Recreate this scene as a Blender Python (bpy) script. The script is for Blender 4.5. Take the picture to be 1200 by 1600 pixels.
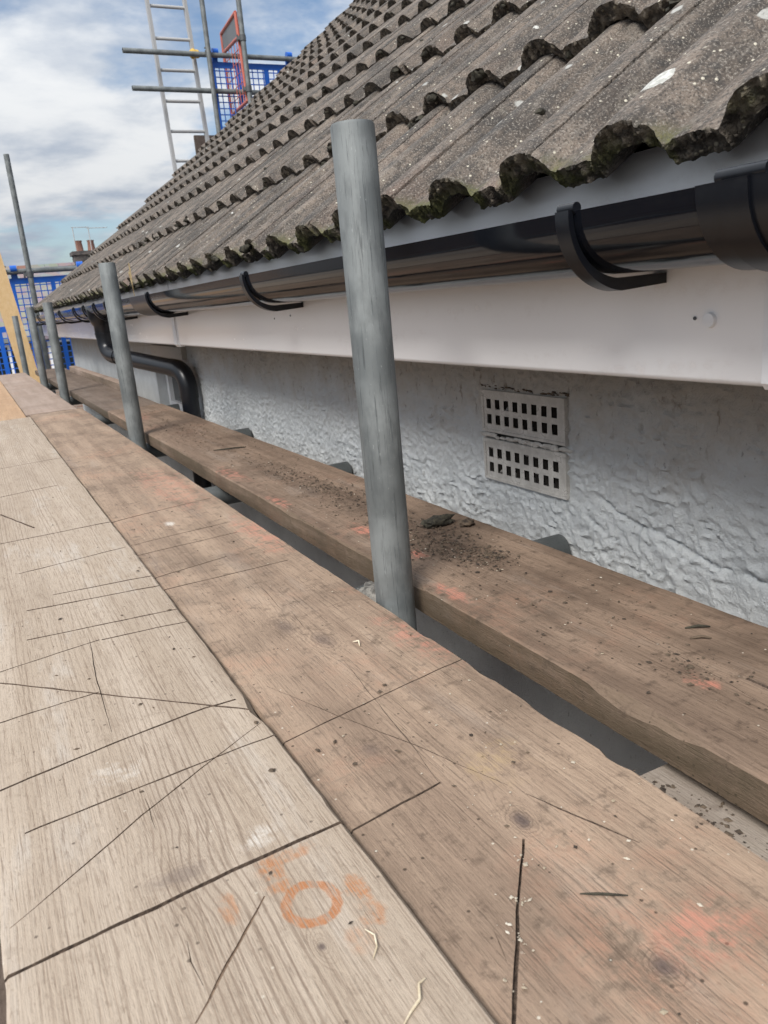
import bpy, bmesh, math, random
from mathutils import Vector, Matrix, noise
random.seed(7)
R = math.radians
scene = bpy.context.scene
col = scene.collection
for o in list(bpy.data.objects):
    bpy.data.objects.remove(o)

# ------------------------------------------------------------------ camera
cam_data = bpy.data.cameras.new('camera')
cam = bpy.data.objects.new('camera', cam_data)
col.objects.link(cam)
cam.matrix_world = Matrix((( 0.88428,  0.19681, -0.42345, 0.0),
                           (-0.45888,  0.19836, -0.86607, 0.0),
                           (-0.08646,  0.96017,  0.26572, 0.36),
                           (0, 0, 0, 1)))
cam_data.sensor_fit = 'HORIZONTAL'
cam_data.sensor_width = 36.0
cam_data.lens = 37.2
cam_data.clip_start = 0.02
cam_data.clip_end = 3000
cam_data.dof.use_dof = True
cam_data.dof.focus_distance = 1.0
cam_data.dof.aperture_fstop = 26.0
scene.camera = cam
scene.cycles.max_bounces = 6
scene.cycles.diffuse_bounces = 3
scene.cycles.glossy_bounces = 3
scene.cycles.adaptive_threshold = 0.015

# ------------------------------------------------------------------ light
SUN_EL, SUN_AZ = R(45), R(230)        # azimuth clockwise from +Y: high on the left, slightly behind the camera
EXPOSURE = 0.86
sun_dir = Vector((math.sin(SUN_AZ)*math.cos(SUN_EL), math.cos(SUN_AZ)*math.cos(SUN_EL), math.sin(SUN_EL)))
sd = bpy.data.lights.new('sun', 'SUN')
sd.energy = 2.1
sd.angle = R(24)
sd.color = (1.0, 0.965, 0.91)
sun = bpy.data.objects.new('sun', sd)
col.objects.link(sun)
sun.rotation_euler = sun_dir.to_track_quat('Z', 'Y').to_euler()
scene.view_settings.view_transform = 'Standard'
scene.view_settings.look = 'None'
scene.view_settings.exposure = EXPOSURE
scene.view_settings.gamma = 1.0
scene.view_settings.use_curve_mapping = False


# ---------------------------------------------------------------- node kit
class Kit:
    def __init__(self, tree):
        self.t = tree
        tree.nodes.clear()

    def n(self, kind, ins=None, **props):
        nd = self.t.nodes.new(kind)
        for k, v in props.items():
            setattr(nd, k, v)
        for k, v in (ins or {}).items():
            sock = nd.inputs[k]
            if isinstance(v, bpy.types.NodeSocket):
                self.t.links.new(v, sock)
            else:
                sock.default_value = v
        return nd

    def m(self, op, a, b=0.0, c=None, clamp=False):
        ins = {0: a, 1: b}
        if c is not None:
            ins[2] = c
        return self.n('ShaderNodeMath', ins, operation=op, use_clamp=clamp).outputs[0]

    def v(self, op, a, b=(0, 0, 0)):
        ins = {0: a}
        if op == 'SCALE':
            ins['Scale'] = b
        else:
            ins[1] = b
        nd = self.n('ShaderNodeVectorMath', ins, operation=op)
        return nd.outputs['Value'] if op in ('LENGTH', 'DISTANCE', 'DOT_PRODUCT') else nd.outputs[0]

    def noise(self, vec, scale, detail=4.0, rough=0.55, dist=0.0, color=False):
        nd = self.n('ShaderNodeTexNoise', {'Vector': vec, 'Scale': scale, 'Detail': detail, 'Roughness': rough, 'Distortion': dist})
        return nd.outputs['Color' if color else 'Fac']

    def voro(self, vec, scale, feature='F1', out='Distance', rnd=1.0):
        return self.n('ShaderNodeTexVoronoi', {'Vector': vec, 'Scale': scale, 'Randomness': rnd}, feature=feature).outputs[out]

    def ss(self, x, lo, hi, a=0.0, b=1.0):
        nd = self.n('ShaderNodeMapRange', {0: x, 1: lo, 2: hi, 3: a, 4: b}, interpolation_type='SMOOTHSTEP')
        return nd.outputs[0]

    def mix(self, f, a, b, blend='MIX'):
        def c4(c):
            return (*c, 1.0) if isinstance(c, tuple) and len(c) == 3 else c
        nd = self.n('ShaderNodeMix', data_type='RGBA', blend_type=blend)
        for i, v in ((0, f), (6, c4(a)), (7, c4(b))):
            if isinstance(v, bpy.types.NodeSocket):
                self.t.links.new(v, nd.inputs[i])
            else:
                nd.inputs[i].default_value = v
        return nd.outputs[2]

    def objco(self, stretch=None):
        o = self.n('ShaderNodeTexCoord').outputs['Object']
        if stretch:
            o = self.v('MULTIPLY', o, stretch)
        return o

    def out(self, color, rough=0.6, bump=None, bstr=0.3, bdist=0.002, metal=0.0, spec=0.5, coat=None):
        ins = {'Base Color': (*color, 1) if isinstance(color, tuple) and len(color) == 3 else color,
               'Roughness': rough, 'Metallic': metal, 'Specular IOR Level': spec}
        if bump is not None:
            b = self.n('ShaderNodeBump', {'Height': bump, 'Strength': bstr, 'Distance': bdist})
            ins['Normal'] = b.outputs[0]
        p = self.n('ShaderNodeBsdfPrincipled', ins)
        self.n('ShaderNodeOutputMaterial', {'Surface': p.outputs[0]})


def mat(name):
    m = bpy.data.materials.new(name)
    m.use_nodes = True
    return m, Kit(m.node_tree)


# ------------------------------------------------------------------- world
world = bpy.data.worlds.new('World')
scene.world = world
world.use_nodes = True
k = Kit(world.node_tree)
sky = k.n('ShaderNodeTexSky', sky_type='NISHITA', sun_disc=False, sun_elevation=SUN_EL, sun_rotation=SUN_AZ,
          altitude=50.0, air_density=1.0, dust_density=1.6, ozone_density=1.0)
dirv = k.n('ShaderNodeTexCoord').outputs['Generated']
sep = k.n('ShaderNodeSeparateXYZ', {0: dirv})
zz = k.m('ADD', k.m('MAXIMUM', sep.outputs[2], 0.0), 0.16)
pl = k.n('ShaderNodeCombineXYZ', {0: k.m('DIVIDE', sep.outputs[0], zz), 1: k.m('DIVIDE', sep.outputs[1], zz), 2: k.m('MULTIPLY', sep.outputs[2], 1.6)}).outputs[0]
pl = k.v('ADD', pl, (3.1, 1.7, 0.0))
n1 = k.noise(pl, 1.15, 7.0, 0.56, 0.15)
n2 = k.noise(k.v('ADD', pl, (7.3, 2.9, 0.4)), 2.6, 6.0, 0.56, 0.15)
n3 = k.noise(k.v('ADD', pl, (1.3, 9.1, 0.4)), 0.8, 2.0, 0.5, 0.0)
cover = k.ss(k.m('ADD', n1, k.m('MULTIPLY', n2, 0.22)), 0.47, 0.63)
lump = k.ss(k.m('ADD', k.m('MULTIPLY', n2, 0.65), k.m('MULTIPLY', n3, 0.45)), 0.42, 0.68)
cloud = k.mix(lump, (4.4, 5.1, 6.2), (8.8, 9.0, 9.2))
overcast = k.m('ADD', k.m('MULTIPLY', k.m('MAXIMUM', sep.outputs[2], 0.0), 1.0), 0.66)     # an overcast sky is brighter overhead
cloud = k.v('SCALE', cloud, overcast)
skyc = k.mix(1.0, sky.outputs[0], (1.05, 1.1, 1.15, 1), 'MULTIPLY')
final = k.mix(cover, skyc, cloud)
bg = k.n('ShaderNodeBackground', {'Color': final, 'Strength': 0.062})
k.n('ShaderNodeOutputWorld', {'Surface': bg.outputs[0]})


# --------------------------------------------------------------- materials
def wood(name, light, mid, dark, grain=1.0, feats=(), dirt=0.3, pink=0.0, seed=0.0, ring=0.0055, speck=0.5, lines=0.30, pale=0.12):
    """weathered scaffold timber, grain along local Y; feats = (x, y, rx, ry, colour, strength, raggedness)"""
    m, k = mat(name)
    oc = k.objco()
    co = k.v('ADD', oc, (seed, seed * 1.7, seed * 0.3))
    sx = k.n('ShaderNodeSeparateXYZ', {0: co})
    warp = k.noise(k.v('MULTIPLY', co, (7.0, 1.1, 7.0)), 1.0, 2.0, 0.5)
    streak = k.noise(k.v('MULTIPLY', co, (34.0, 1.6, 20.0)), 1.0, 4.0, 0.6)
    gco = k.v('MULTIPLY', co, (1.0, 0.03, 1.0))
    fine = k.noise(gco, 800.0, 3.0, 0.7)
    grit = k.noise(co, 55.0, 5.0, 0.68)
    blot = k.noise(co, 6.0, 4.0, 0.6)
    ph = k.m('ADD', k.m('MULTIPLY', sx.outputs[0], 6.2832 / ring), k.m('ADD', k.m('MULTIPLY', warp, 46.0), k.m('MULTIPLY', streak, 11.0)))
    for (x, y, rx, ry, cc, st, rg) in feats:
        if cc == 'knot':
            kd = k.v('LENGTH', k.v('MULTIPLY', k.v('SUBTRACT', oc, (x, y, 0.0)), (0.55 / rx, 0.30 / ry, 0.0)))
            ph = k.m('ADD', ph, k.m('MULTIPLY', k.ss(kd, 1.6, 0.0), 26.0 * st))
    spac = k.noise(k.v('MULTIPLY', co, (55.0, 0.8, 0.0)), 1.0, 2.0, 0.5)
    ph = k.m('ADD', ph, k.m('MULTIPLY', spac, 12.0))
    line = k.m('MULTIPLY', k.ss(k.m('SINE', ph), 0.45, 0.98), k.ss(k.m('ADD', k.m('MULTIPLY', spac, 0.6), k.m('MULTIPLY', warp, 0.4)), 0.40, 0.60, 0.15, 1.0))
    c = k.mix(k.ss(streak, 0.3, 0.7), mid, light)
    wide = k.noise(k.v('MULTIPLY', k.v('ADD', co, (1.1, 5.2, 0)), (16.0, 3.0, 10.0)), 1.0, 5.0, 0.65)
    c = k.mix(k.m('MULTIPLY', k.ss(wide, 0.5, 0.72), 0.42), c, k.mix(0.5, mid, dark))
    c = k.mix(k.m('MULTIPLY', k.ss(wide, 0.45, 0.3), pale), c, (0.56, 0.52, 0.47))
    c = k.mix(k.m('MULTIPLY', k.ss(blot, 0.42, 0.72), dirt), c, dark)
    c = k.mix(k.m('MULTIPLY', line, lines * grain), c, dark)
    c = k.mix(k.m('MULTIPLY', k.ss(fine, 0.53, 0.66), 0.60 * grain), c, dark)
    c = k.mix(k.m('MULTIPLY', k.ss(fine, 0.46, 0.32), 0.25), c, light)
    c = k.mix(k.m('MULTIPLY', k.ss(grit, 0.53, 0.70), 0.75 * dirt + 0.16), c, dark)
    pore = k.noise(k.v('MULTIPLY', co, (1.0, 0.35, 1.0)), 420.0, 2.0, 0.6)
    c = k.mix(k.m('MULTIPLY', k.ss(pore, 0.58, 0.70), 0.3), c, dark)
    dusty = k.m('MULTIPLY', k.ss(grit, 0.62, 0.42), k.ss(fine, 0.66, 0.46))
    if pink:
        pk = k.noise(k.v('ADD', co, (4.0, 3.3, 0)), 5.0, 5.0, 0.65)
        c = k.mix(k.m('MULTIPLY', k.m('MULTIPLY', k.ss(pk, 0.5, 0.74), dusty), pink), c, (0.50, 0.255, 0.165))
    vo = k.n('ShaderNodeTexVoronoi', {'Vector': co, 'Scale': 130.0})
    vc = k.n('ShaderNodeSeparateColor', {0: vo.outputs['Color']})
    c = k.mix(k.m('MULTIPLY', k.m('MULTIPLY', k.ss(vo.outputs['Distance'], 0.22, 0.12), k.ss(vc.outputs[0], 0.90, 0.93)), speck), c, (0.04, 0.028, 0.02))
    c = k.mix(k.m('MULTIPLY', k.m('MULTIPLY', k.ss(vo.outputs['Distance'], 0.16, 0.09), k.ss(vc.outputs[1], 0.955, 0.97)), speck), c, (0.62, 0.56, 0.46))
    h = k.m('ADD', k.m('MULTIPLY', fine, -0.6), k.m('ADD', k.m('MULTIPLY', grit, 0.5), k.m('MULTIPLY', pore, -0.5)))
    for (x, y, rx, ry, cc, st, rg) in feats:
        d = k.v('MULTIPLY', k.v('SUBTRACT', oc, (x, y, 0.0)), (1.0 / rx, 1.0 / ry, 0.0))
        dist = k.v('LENGTH', d)
        dd = k.m('ADD', dist, k.m('MULTIPLY', k.m('SUBTRACT', grit, 0.5), rg * 2.2))
        if cc == 'ring':
            rr = k.m('ABSOLUTE', k.m('SUBTRACT', dd, 1.0))
            mask = k.m('MULTIPLY', k.m('MULTIPLY', k.ss(rr, 0.29, 0.15), k.ss(fine, 0.66, 0.46)), k.ss(grit, 0.72, 0.40, 0.35, 1.0))
            c = k.mix(k.m('MULTIPLY', mask, st), c, (0.40, 0.15, 0.05))
        elif cc == 'knot':
            c = k.mix(k.m('MULTIPLY', k.ss(dd, 1.2, 0.1), st), c, (0.10, 0.075, 0.07))
            rr = k.m('SINE', k.m('MULTIPLY', dd, 16.0))
            c = k.mix(k.m('MULTIPLY', k.m('MULTIPLY', k.ss(dd, 2.6, 0.9), k.ss(rr, 0.1, 0.9)), 0.45 * st), c, dark)
        elif cc == 'stain':
            c = k.mix(k.m('MULTIPLY', k.m('MULTIPLY', k.m('MULTIPLY', k.ss(dd, 1.25, 0.55), k.ss(fine, 0.64, 0.46)), k.ss(grit, 0.64, 0.42)), st), c, (0.42, 0.17, 0.06))
        else:
            c = k.mix(k.m('MULTIPLY', k.m('MULTIPLY', k.ss(dd, 1.25, 0.1), dusty), st), c, cc)
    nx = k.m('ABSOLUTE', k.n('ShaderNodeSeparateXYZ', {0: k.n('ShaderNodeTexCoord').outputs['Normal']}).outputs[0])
    dark_tone = k.m('MULTIPLY', k.ss(nx, 0.6, 0.9), k.ss(k.m('ADD', k.m('MULTIPLY', streak, 0.6), k.m('MULTIPLY', grit, 0.4)), 0.68, 0.40))
    c = k.mix(k.m('MULTIPLY', dark_tone, 0.7), c, (0.085, 0.066, 0.040))          # side faces of the boards mixed darker brown, broken up by noise
    k.out(c, 0.85, h, 0.7, 0.0016, spec=0.25)
    return m


def galvanised(name, tone=1.0, scratch=0.5):
    m, k = mat(name)
    co = k.objco()
    st = k.noise(k.v('MULTIPLY', co, (330, 330, 14)), 1.0, 5.0, 0.75)
    bl = k.noise(co, 14.0, 4.0)
    fl = k.noise(k.v('MULTIPLY', co, (420, 420, 120)), 1.0, 3.0)
    c = k.mix(k.ss(bl, 0.35, 0.7), (0.14 * tone, 0.152 * tone, 0.153 * tone), (0.225 * tone, 0.241 * tone, 0.241 * tone))
    c = k.mix(k.m('MULTIPLY', k.ss(st, 0.54, 0.68), 0.65), c, (0.04, 0.044, 0.047))
    bl2 = k.noise(k.v('MULTIPLY', co, (1, 1, 0.4)), 55.0, 4.0, 0.6)
    c = k.mix(k.m('MULTIPLY', k.ss(bl2, 0.46, 0.70), 0.4), c, (0.075, 0.082, 0.085))
    c = k.mix(k.m('MULTIPLY', k.ss(fl, 0.67, 0.73), scratch * 0.6), c, (0.45, 0.47, 0.46))
    k.out(c, k.ss(bl, 0.3, 0.7, 0.50, 0.70), k.m('ADD', st, k.m('MULTIPLY', fl, 0.5)), 0.35, 0.001, metal=0.3)
    return m


def plastic(name, color, rough=0.3, dust=(0.3, 0.28, 0.26), amount=0.2):
    m, k = mat(name)
    co = k.objco()
    a = k.noise(k.v('MULTIPLY', co, (30, 4, 30)), 1.0, 6.0, 0.65)
    b = k.noise(co, 60.0, 4.0, 0.6)
    f = k.m('MULTIPLY', k.m('MULTIPLY', k.ss(a, 0.5, 0.75), k.ss(b, 0.42, 0.7)), amount)
    c = k.mix(f, color, dust)
    k.out(c, k.m('ADD', k.m('MULTIPLY', f, 0.8), rough), b, 0.06, 0.001)
    return m


M = {}
M['tube'] = galvanised('galvanised_steel')
M['tube_dark'] = galvanised('dull_steel', 0.6, 0.15)
M['tube_far'] = galvanised('galvanised_steel_distant', 1.05, 0.2)
M['pvc_white'] = plastic('white_pvc', (0.88, 0.88, 0.89), 0.20, (0.42, 0.33, 0.29), 0.25)
M['pvc_black'] = plastic('black_pvc', (0.005, 0.006, 0.009), 0.09, (0.14, 0.13, 0.12), 0.14)
M['pvc_black_matt'] = plastic('black_pvc_matt', (0.004, 0.005, 0.008), 0.32, (0.12, 0.12, 0.12), 0.08)
M['blue'] = plastic('blue_plastic', (0.010, 0.12, 0.56), 0.4, (0.3, 0.3, 0.35), 0.15)
M['red'] = plastic('faded_red_paint', (0.50, 0.13, 0.09), 0.5, (0.4, 0.3, 0.28), 0.4)
M['yellow'] = plastic('yellow_webbing', (0.62, 0.40, 0.08), 0.7)
M['alu'] = plastic('aluminium', (0.42, 0.42, 0.42), 0.45, (0.5, 0.42, 0.3), 0.5)
M['coupler'] = plastic('drop_forged_coupler', (0.08, 0.085, 0.09), 0.5, (0.2, 0.15, 0.1), 0.5)
M['panel_grey'] = plastic('grey_panel', (0.14, 0.15, 0.16), 0.6)
M['felt'] = plastic('roof_felt', (0.02, 0.02, 0.02), 0.9)
M['terracotta'] = plastic('terracotta', (0.22, 0.11, 0.08), 0.8, (0.15, 0.12, 0.1), 0.6)
M['glass'] = plastic('window_glass', (0.012, 0.018, 0.02), 0.12, (0.2, 0.2, 0.2), 0.06)
M['soffit'] = plastic('soffit_board', (0.42, 0.38, 0.33), 0.6, (0.2, 0.16, 0.12), 0.5)

m, k = mat('painted_render')
co = k.objco()
st1 = k.noise(co, 9.0, 5.0, 0.62)
st2 = k.noise(k.v('MULTIPLY', co, (1, 1, 0.35)), 55.0, 4.0, 0.6)
fl = k.noise(k.v('ADD', k.v('MULTIPLY', co, (1, 1, 0.5)), (3, 1, 5)), 110.0, 3.0, 0.6)
zc = k.n('ShaderNodeSeparateXYZ', {0: co}).outputs[2]
c = k.mix(k.ss(st1, 0.35, 0.7), (0.53, 0.55, 0.557), (0.62, 0.64, 0.645))
grime = k.m('ADD', zc, k.m('MULTIPLY', k.m('SUBTRACT', st1, 0.5), 0.35))      # brown algae band, ragged lower edge
c = k.mix(k.m('MULTIPLY', k.ss(grime, 0.06, 0.22), 0.62), c, (0.34, 0.30, 0.25))
c = k.mix(k.m('MULTIPLY', k.m('MULTIPLY', k.ss(st2, 0.58, 0.7), k.ss(grime, 0.0, 0.2)), 0.6), c, (0.16, 0.125, 0.09))
c = k.mix(k.m('MULTIPLY', k.ss(fl, 0.64, 0.72), 0.45), c, (0.13, 0.12, 0.11))
b1 = k.noise(co, 230.0, 4.0, 0.75, 0.0)
k.out(c, 0.85, k.m('ADD', b1, k.m('MULTIPLY', fl, 0.4)), 1.0, 0.004, spec=0.3)
M['render'] = m

m, k = mat('airbrick_paint')
co = k.objco()
a = k.noise(co, 40.0, 5.0, 0.65)
cr = k.voro(k.v('ADD', co, k.v('SCALE', k.noise(co, 30.0, 2.0, 0.5, 0, True), 0.02)), 70.0, 'DISTANCE_TO_EDGE')
c = k.mix(k.ss(a, 0.35, 0.7), (0.38, 0.365, 0.34), (0.52, 0.505, 0.475))
c = k.mix(k.m('MULTIPLY', k.m('MULTIPLY', k.ss(cr, 0.05, 0.01), k.ss(a, 0.5, 0.6)), 0.5), c, (0.12, 0.10, 0.085))
k.out(c, 0.8, a, 0.25, 0.0015)
M['airbrick'] = m
M['dark_hole'] = plastic('dark_cavity', (0.03, 0.026, 0.022), 0.95)  # near black lining for the air brick holes

# concrete roof tile: local x across, local y up the slope from the front edge
m, k = mat('concrete_roof_tile')
oi = k.n('ShaderNodeObjectInfo')
rnd = oi.outputs['Random']
oc = k.objco()
co = k.v('ADD', oc, k.n('ShaderNodeCombineXYZ', {0: k.m('MULTIPLY', rnd, 31.0), 1: k.m('MULTIPLY', rnd, 17.0), 2: rnd}).outputs[0])
sepo = k.n('ShaderNodeSeparateXYZ', {0: oc})
vy = sepo.outputs[1]
big = k.noise(k.v('MULTIPLY', co, (1.0, 0.45, 1.0)), 14.0, 6.0, 0.62)
mid = k.noise(co, 70.0, 5.0, 0.65)
fin = k.noise(co, 380.0, 2.0, 0.7)
c = k.mix(k.ss(big, 0.32, 0.7), (0.058, 0.049, 0.042), (0.215, 0.172, 0.138))
c = k.mix(k.m('MULTIPLY', k.ss(mid, 0.48, 0.64), 0.65), c, (0.05, 0.046, 0.043))
runs = k.noise(k.v('MULTIPLY', co, (60.0, 7.0, 30.0)), 1.0, 4.0, 0.6)
c = k.mix(k.m('MULTIPLY', k.ss(runs, 0.5, 0.7), 0.5), c, (0.05, 0.048, 0.046))
c = k.mix(k.m('MULTIPLY', k.ss(runs, 0.44, 0.3), 0.35), c, (0.27, 0.245, 0.215))
warm = k.m('MULTIPLY', k.ss(k.noise(k.v('MULTIPLY', co, (1.5, 0.35, 1)), 9.0, 4.0), 0.52, 0.72), k.ss(rnd, 0.3, 0.9, 0.1, 0.6))
c = k.mix(warm, c, (0.20, 0.135, 0.105))
blo = k.noise(k.v('ADD', co, (3.0, 8.0, 1.0)), 24.0, 5.0, 0.65)
c = k.mix(k.m('MULTIPLY', k.ss(blo, 0.52, 0.68), 0.6), c, (0.040, 0.037, 0.034))
c = k.mix(k.m('MULTIPLY', k.ss(blo, 0.42, 0.28), 0.4), c, (0.25, 0.225, 0.185))
c = k.mix(k.m('MULTIPLY', k.ss(fin, 0.53, 0.66), 0.75), c, (0.035, 0.032, 0.03))
c = k.mix(k.m('MULTIPLY', k.ss(fin, 0.45, 0.34), 0.6), c, (0.33, 0.30, 0.26))
agg = k.n('ShaderNodeTexVoronoi', {'Vector': co, 'Scale': 150.0})
pick = k.n('ShaderNodeSeparateColor', {0: agg.outputs['Color']})
c = k.mix(k.m('MULTIPLY', k.ss(agg.outputs['Distance'], 0.30, 0.2), k.ss(pick.outputs[0], 0.92, 0.95)), c, (0.56, 0.52, 0.42))
li = k.n('ShaderNodeTexVoronoi', {'Vector': k.v('ADD', co, k.v('SCALE', k.noise(co, 60.0, 2.0, 0.5, 0, True), 0.012)), 'Scale': 26.0})
lp = k.n('ShaderNodeSeparateColor', {0: li.outputs['Color']})
c = k.mix(k.m('MULTIPLY', k.m('MULTIPLY', k.ss(li.outputs['Distance'], 0.24, 0.16), k.ss(lp.outputs[1], 0.90, 0.93)), 0.8), c, (0.46, 0.46, 0.43))
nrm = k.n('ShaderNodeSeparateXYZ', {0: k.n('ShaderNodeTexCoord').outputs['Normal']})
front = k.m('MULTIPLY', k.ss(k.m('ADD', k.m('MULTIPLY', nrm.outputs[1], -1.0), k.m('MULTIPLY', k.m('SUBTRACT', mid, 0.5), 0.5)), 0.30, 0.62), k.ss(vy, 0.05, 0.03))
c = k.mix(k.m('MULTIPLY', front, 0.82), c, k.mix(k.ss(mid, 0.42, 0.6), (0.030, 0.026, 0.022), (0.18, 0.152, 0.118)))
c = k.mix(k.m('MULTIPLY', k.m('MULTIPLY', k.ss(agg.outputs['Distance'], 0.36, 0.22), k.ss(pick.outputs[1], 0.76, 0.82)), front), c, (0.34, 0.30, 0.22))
wz = k.n('ShaderNodeSeparateXYZ', {0: k.n('ShaderNodeNewGeometry').outputs['Position']}).outputs[2]
moss = k.m('MULTIPLY', k.m('MULTIPLY', k.ss(vy, 0.028, 0.004), k.ss(k.noise(co, 16.0, 4.0), 0.44, 0.56)), k.ss(wz, 0.490, 0.455))
c = k.mix(k.m('MULTIPLY', moss, 0.8), c, k.mix(k.ss(fin, 0.4, 0.6), (0.05, 0.06, 0.014), (0.14, 0.14, 0.045)))
hgt = k.m('ADD', k.m('MULTIPLY', fin, 0.5), k.m('ADD', k.m('MULTIPLY', mid, 0.8), k.m('MULTIPLY', k.ss(agg.outputs['Distance'], 0.0, 0.4), -0.3)))
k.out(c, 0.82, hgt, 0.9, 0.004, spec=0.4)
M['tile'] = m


def speckled(name, c1, c2, scale=200.0, rough=0.95):
    m, k = mat(name)
    co = k.objco()
    a = k.noise(co, scale, 4.0, 0.6)
    k.out(k.mix(k.ss(a, 0.35, 0.65), c1, c2), rough, a, 0.5, 0.003)
    return m


M['moss'] = speckled('dark_moss', (0.018, 0.016, 0.012), (0.055, 0.05, 0.035))
M['crumb'] = speckled('dry_moss_crumbs', (0.035, 0.026, 0.02), (0.13, 0.095, 0.065), 90)
M['chip'] = speckled('pale_chips', (0.34, 0.28, 0.20), (0.6, 0.55, 0.46), 60)
M['lichen'] = speckled('white_lichen', (0.36, 0.36, 0.33), (0.60, 0.59, 0.55), 160)
M['brick_sooty'] = speckled('sooty_brick', (0.06, 0.055, 0.055), (0.13, 0.11, 0.10), 6)
M['mortar'] = speckled('mortar_crust', (0.08, 0.075, 0.068), (0.26, 0.245, 0.22), 120)
M['cut_grime'] = speckled('grime_in_saw_cut', (0.07, 0.048, 0.036), (0.17, 0.12, 0.088), 300)
M['cut_fresh'] = speckled('shallow_saw_cut', (0.13, 0.085, 0.058), (0.26, 0.18, 0.12), 300)
M['leaf'] = speckled('dried_leaf', (0.20, 0.13, 0.06), (0.38, 0.30, 0.16), 80)
M['shaving'] = speckled('pale_wood_fibre', (0.55, 0.45, 0.30), (0.74, 0.66, 0.5), 80)
M['concrete'] = speckled('concrete_ground', (0.07, 0.068, 0.065), (0.12, 0.115, 0.11), 3)

m, k = mat('distant_brick')
co = k.objco()
br = k.n('ShaderNodeTexBrick', {'Vector': k.n('ShaderNodeCombineXYZ', {0: k.n('ShaderNodeSeparateXYZ', {0: co}).outputs[0], 1: k.n('ShaderNodeSeparateXYZ', {0: co}).outputs[2], 2: 0.0}).outputs[0],
     'Color1': (0.26, 0.15, 0.11, 1), 'Color2': (0.34, 0.25, 0.19, 1), 'Mortar': (0.32, 0.30, 0.27, 1), 'Scale': 1.0, 'Brick Width': 0.225, 'Row Height': 0.075, 'Mortar Size': 0.008})
k.out(br.outputs[0], 0.9)
M['brick'] = m
m, k = mat('distant_slate')
co = k.objco()
vv = k.n('ShaderNodeTexVoronoi', {'Vector': k.v('MULTIPLY', co, (1, 1.2, 1)), 'Scale': 3.2})
c = k.mix(0.45, vv.outputs['Color'], (0.22, 0.2, 0.19), 'MIX')
c = k.mix(0.88, c, (0.22, 0.20, 0.19))
k.out(c, 0.8)
M['slate'] = m


# -------------------------------------------------------------- mesh basics
def tag(o, label=None, cat=None, group=None, kind=None):
    if label: o['label'] = label
    if cat: o['category'] = cat
    if group: o['group'] = group
    if kind: o['kind'] = kind
    return o


def empty(name, loc, label, cat, group=None):
    o = bpy.data.objects.new(name, None)
    o.empty_display_size = 0.1
    o.location = loc
    col.objects.link(o)
    return tag(o, label, cat, group)


def world_loc(o):
    v = Vector(o.location)
    return v


def link(name, me, material, parent=None, smooth=35, loc=None):
    """mesh given in world coordinates; loc becomes its origin"""
    if loc is not None:
        me.transform(Matrix.Translation(-Vector(loc)))
    if material is not None and not me.materials:
        me.materials.append(material)
    if smooth:
        me.polygons.foreach_set('use_smooth', [True] * len(me.polygons))
        me.set_sharp_from_angle(angle=R(smooth))
    o = bpy.data.objects.new(name, me)
    if loc is not None:
        o.location = loc
    col.objects.link(o)
    if parent is not None:
        o.parent = parent
        p, t = parent, Vector((0, 0, 0))
        while p is not None:
            t += p.location
            p = p.parent
        if parent.get('_abs'):
            pass
        o.matrix_parent_inverse = Matrix.Translation(-Vector(PARENT_POS.get(parent.name, parent.location)))
    PARENT_POS[o.name] = tuple(o.location)
    return o


PARENT_POS = {}


def mesh(verts, faces):
    me = bpy.data.meshes.new('mesh')
    me.from_pydata([tuple(v) for v in verts], [], faces)
    me.update()
    return me


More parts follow.
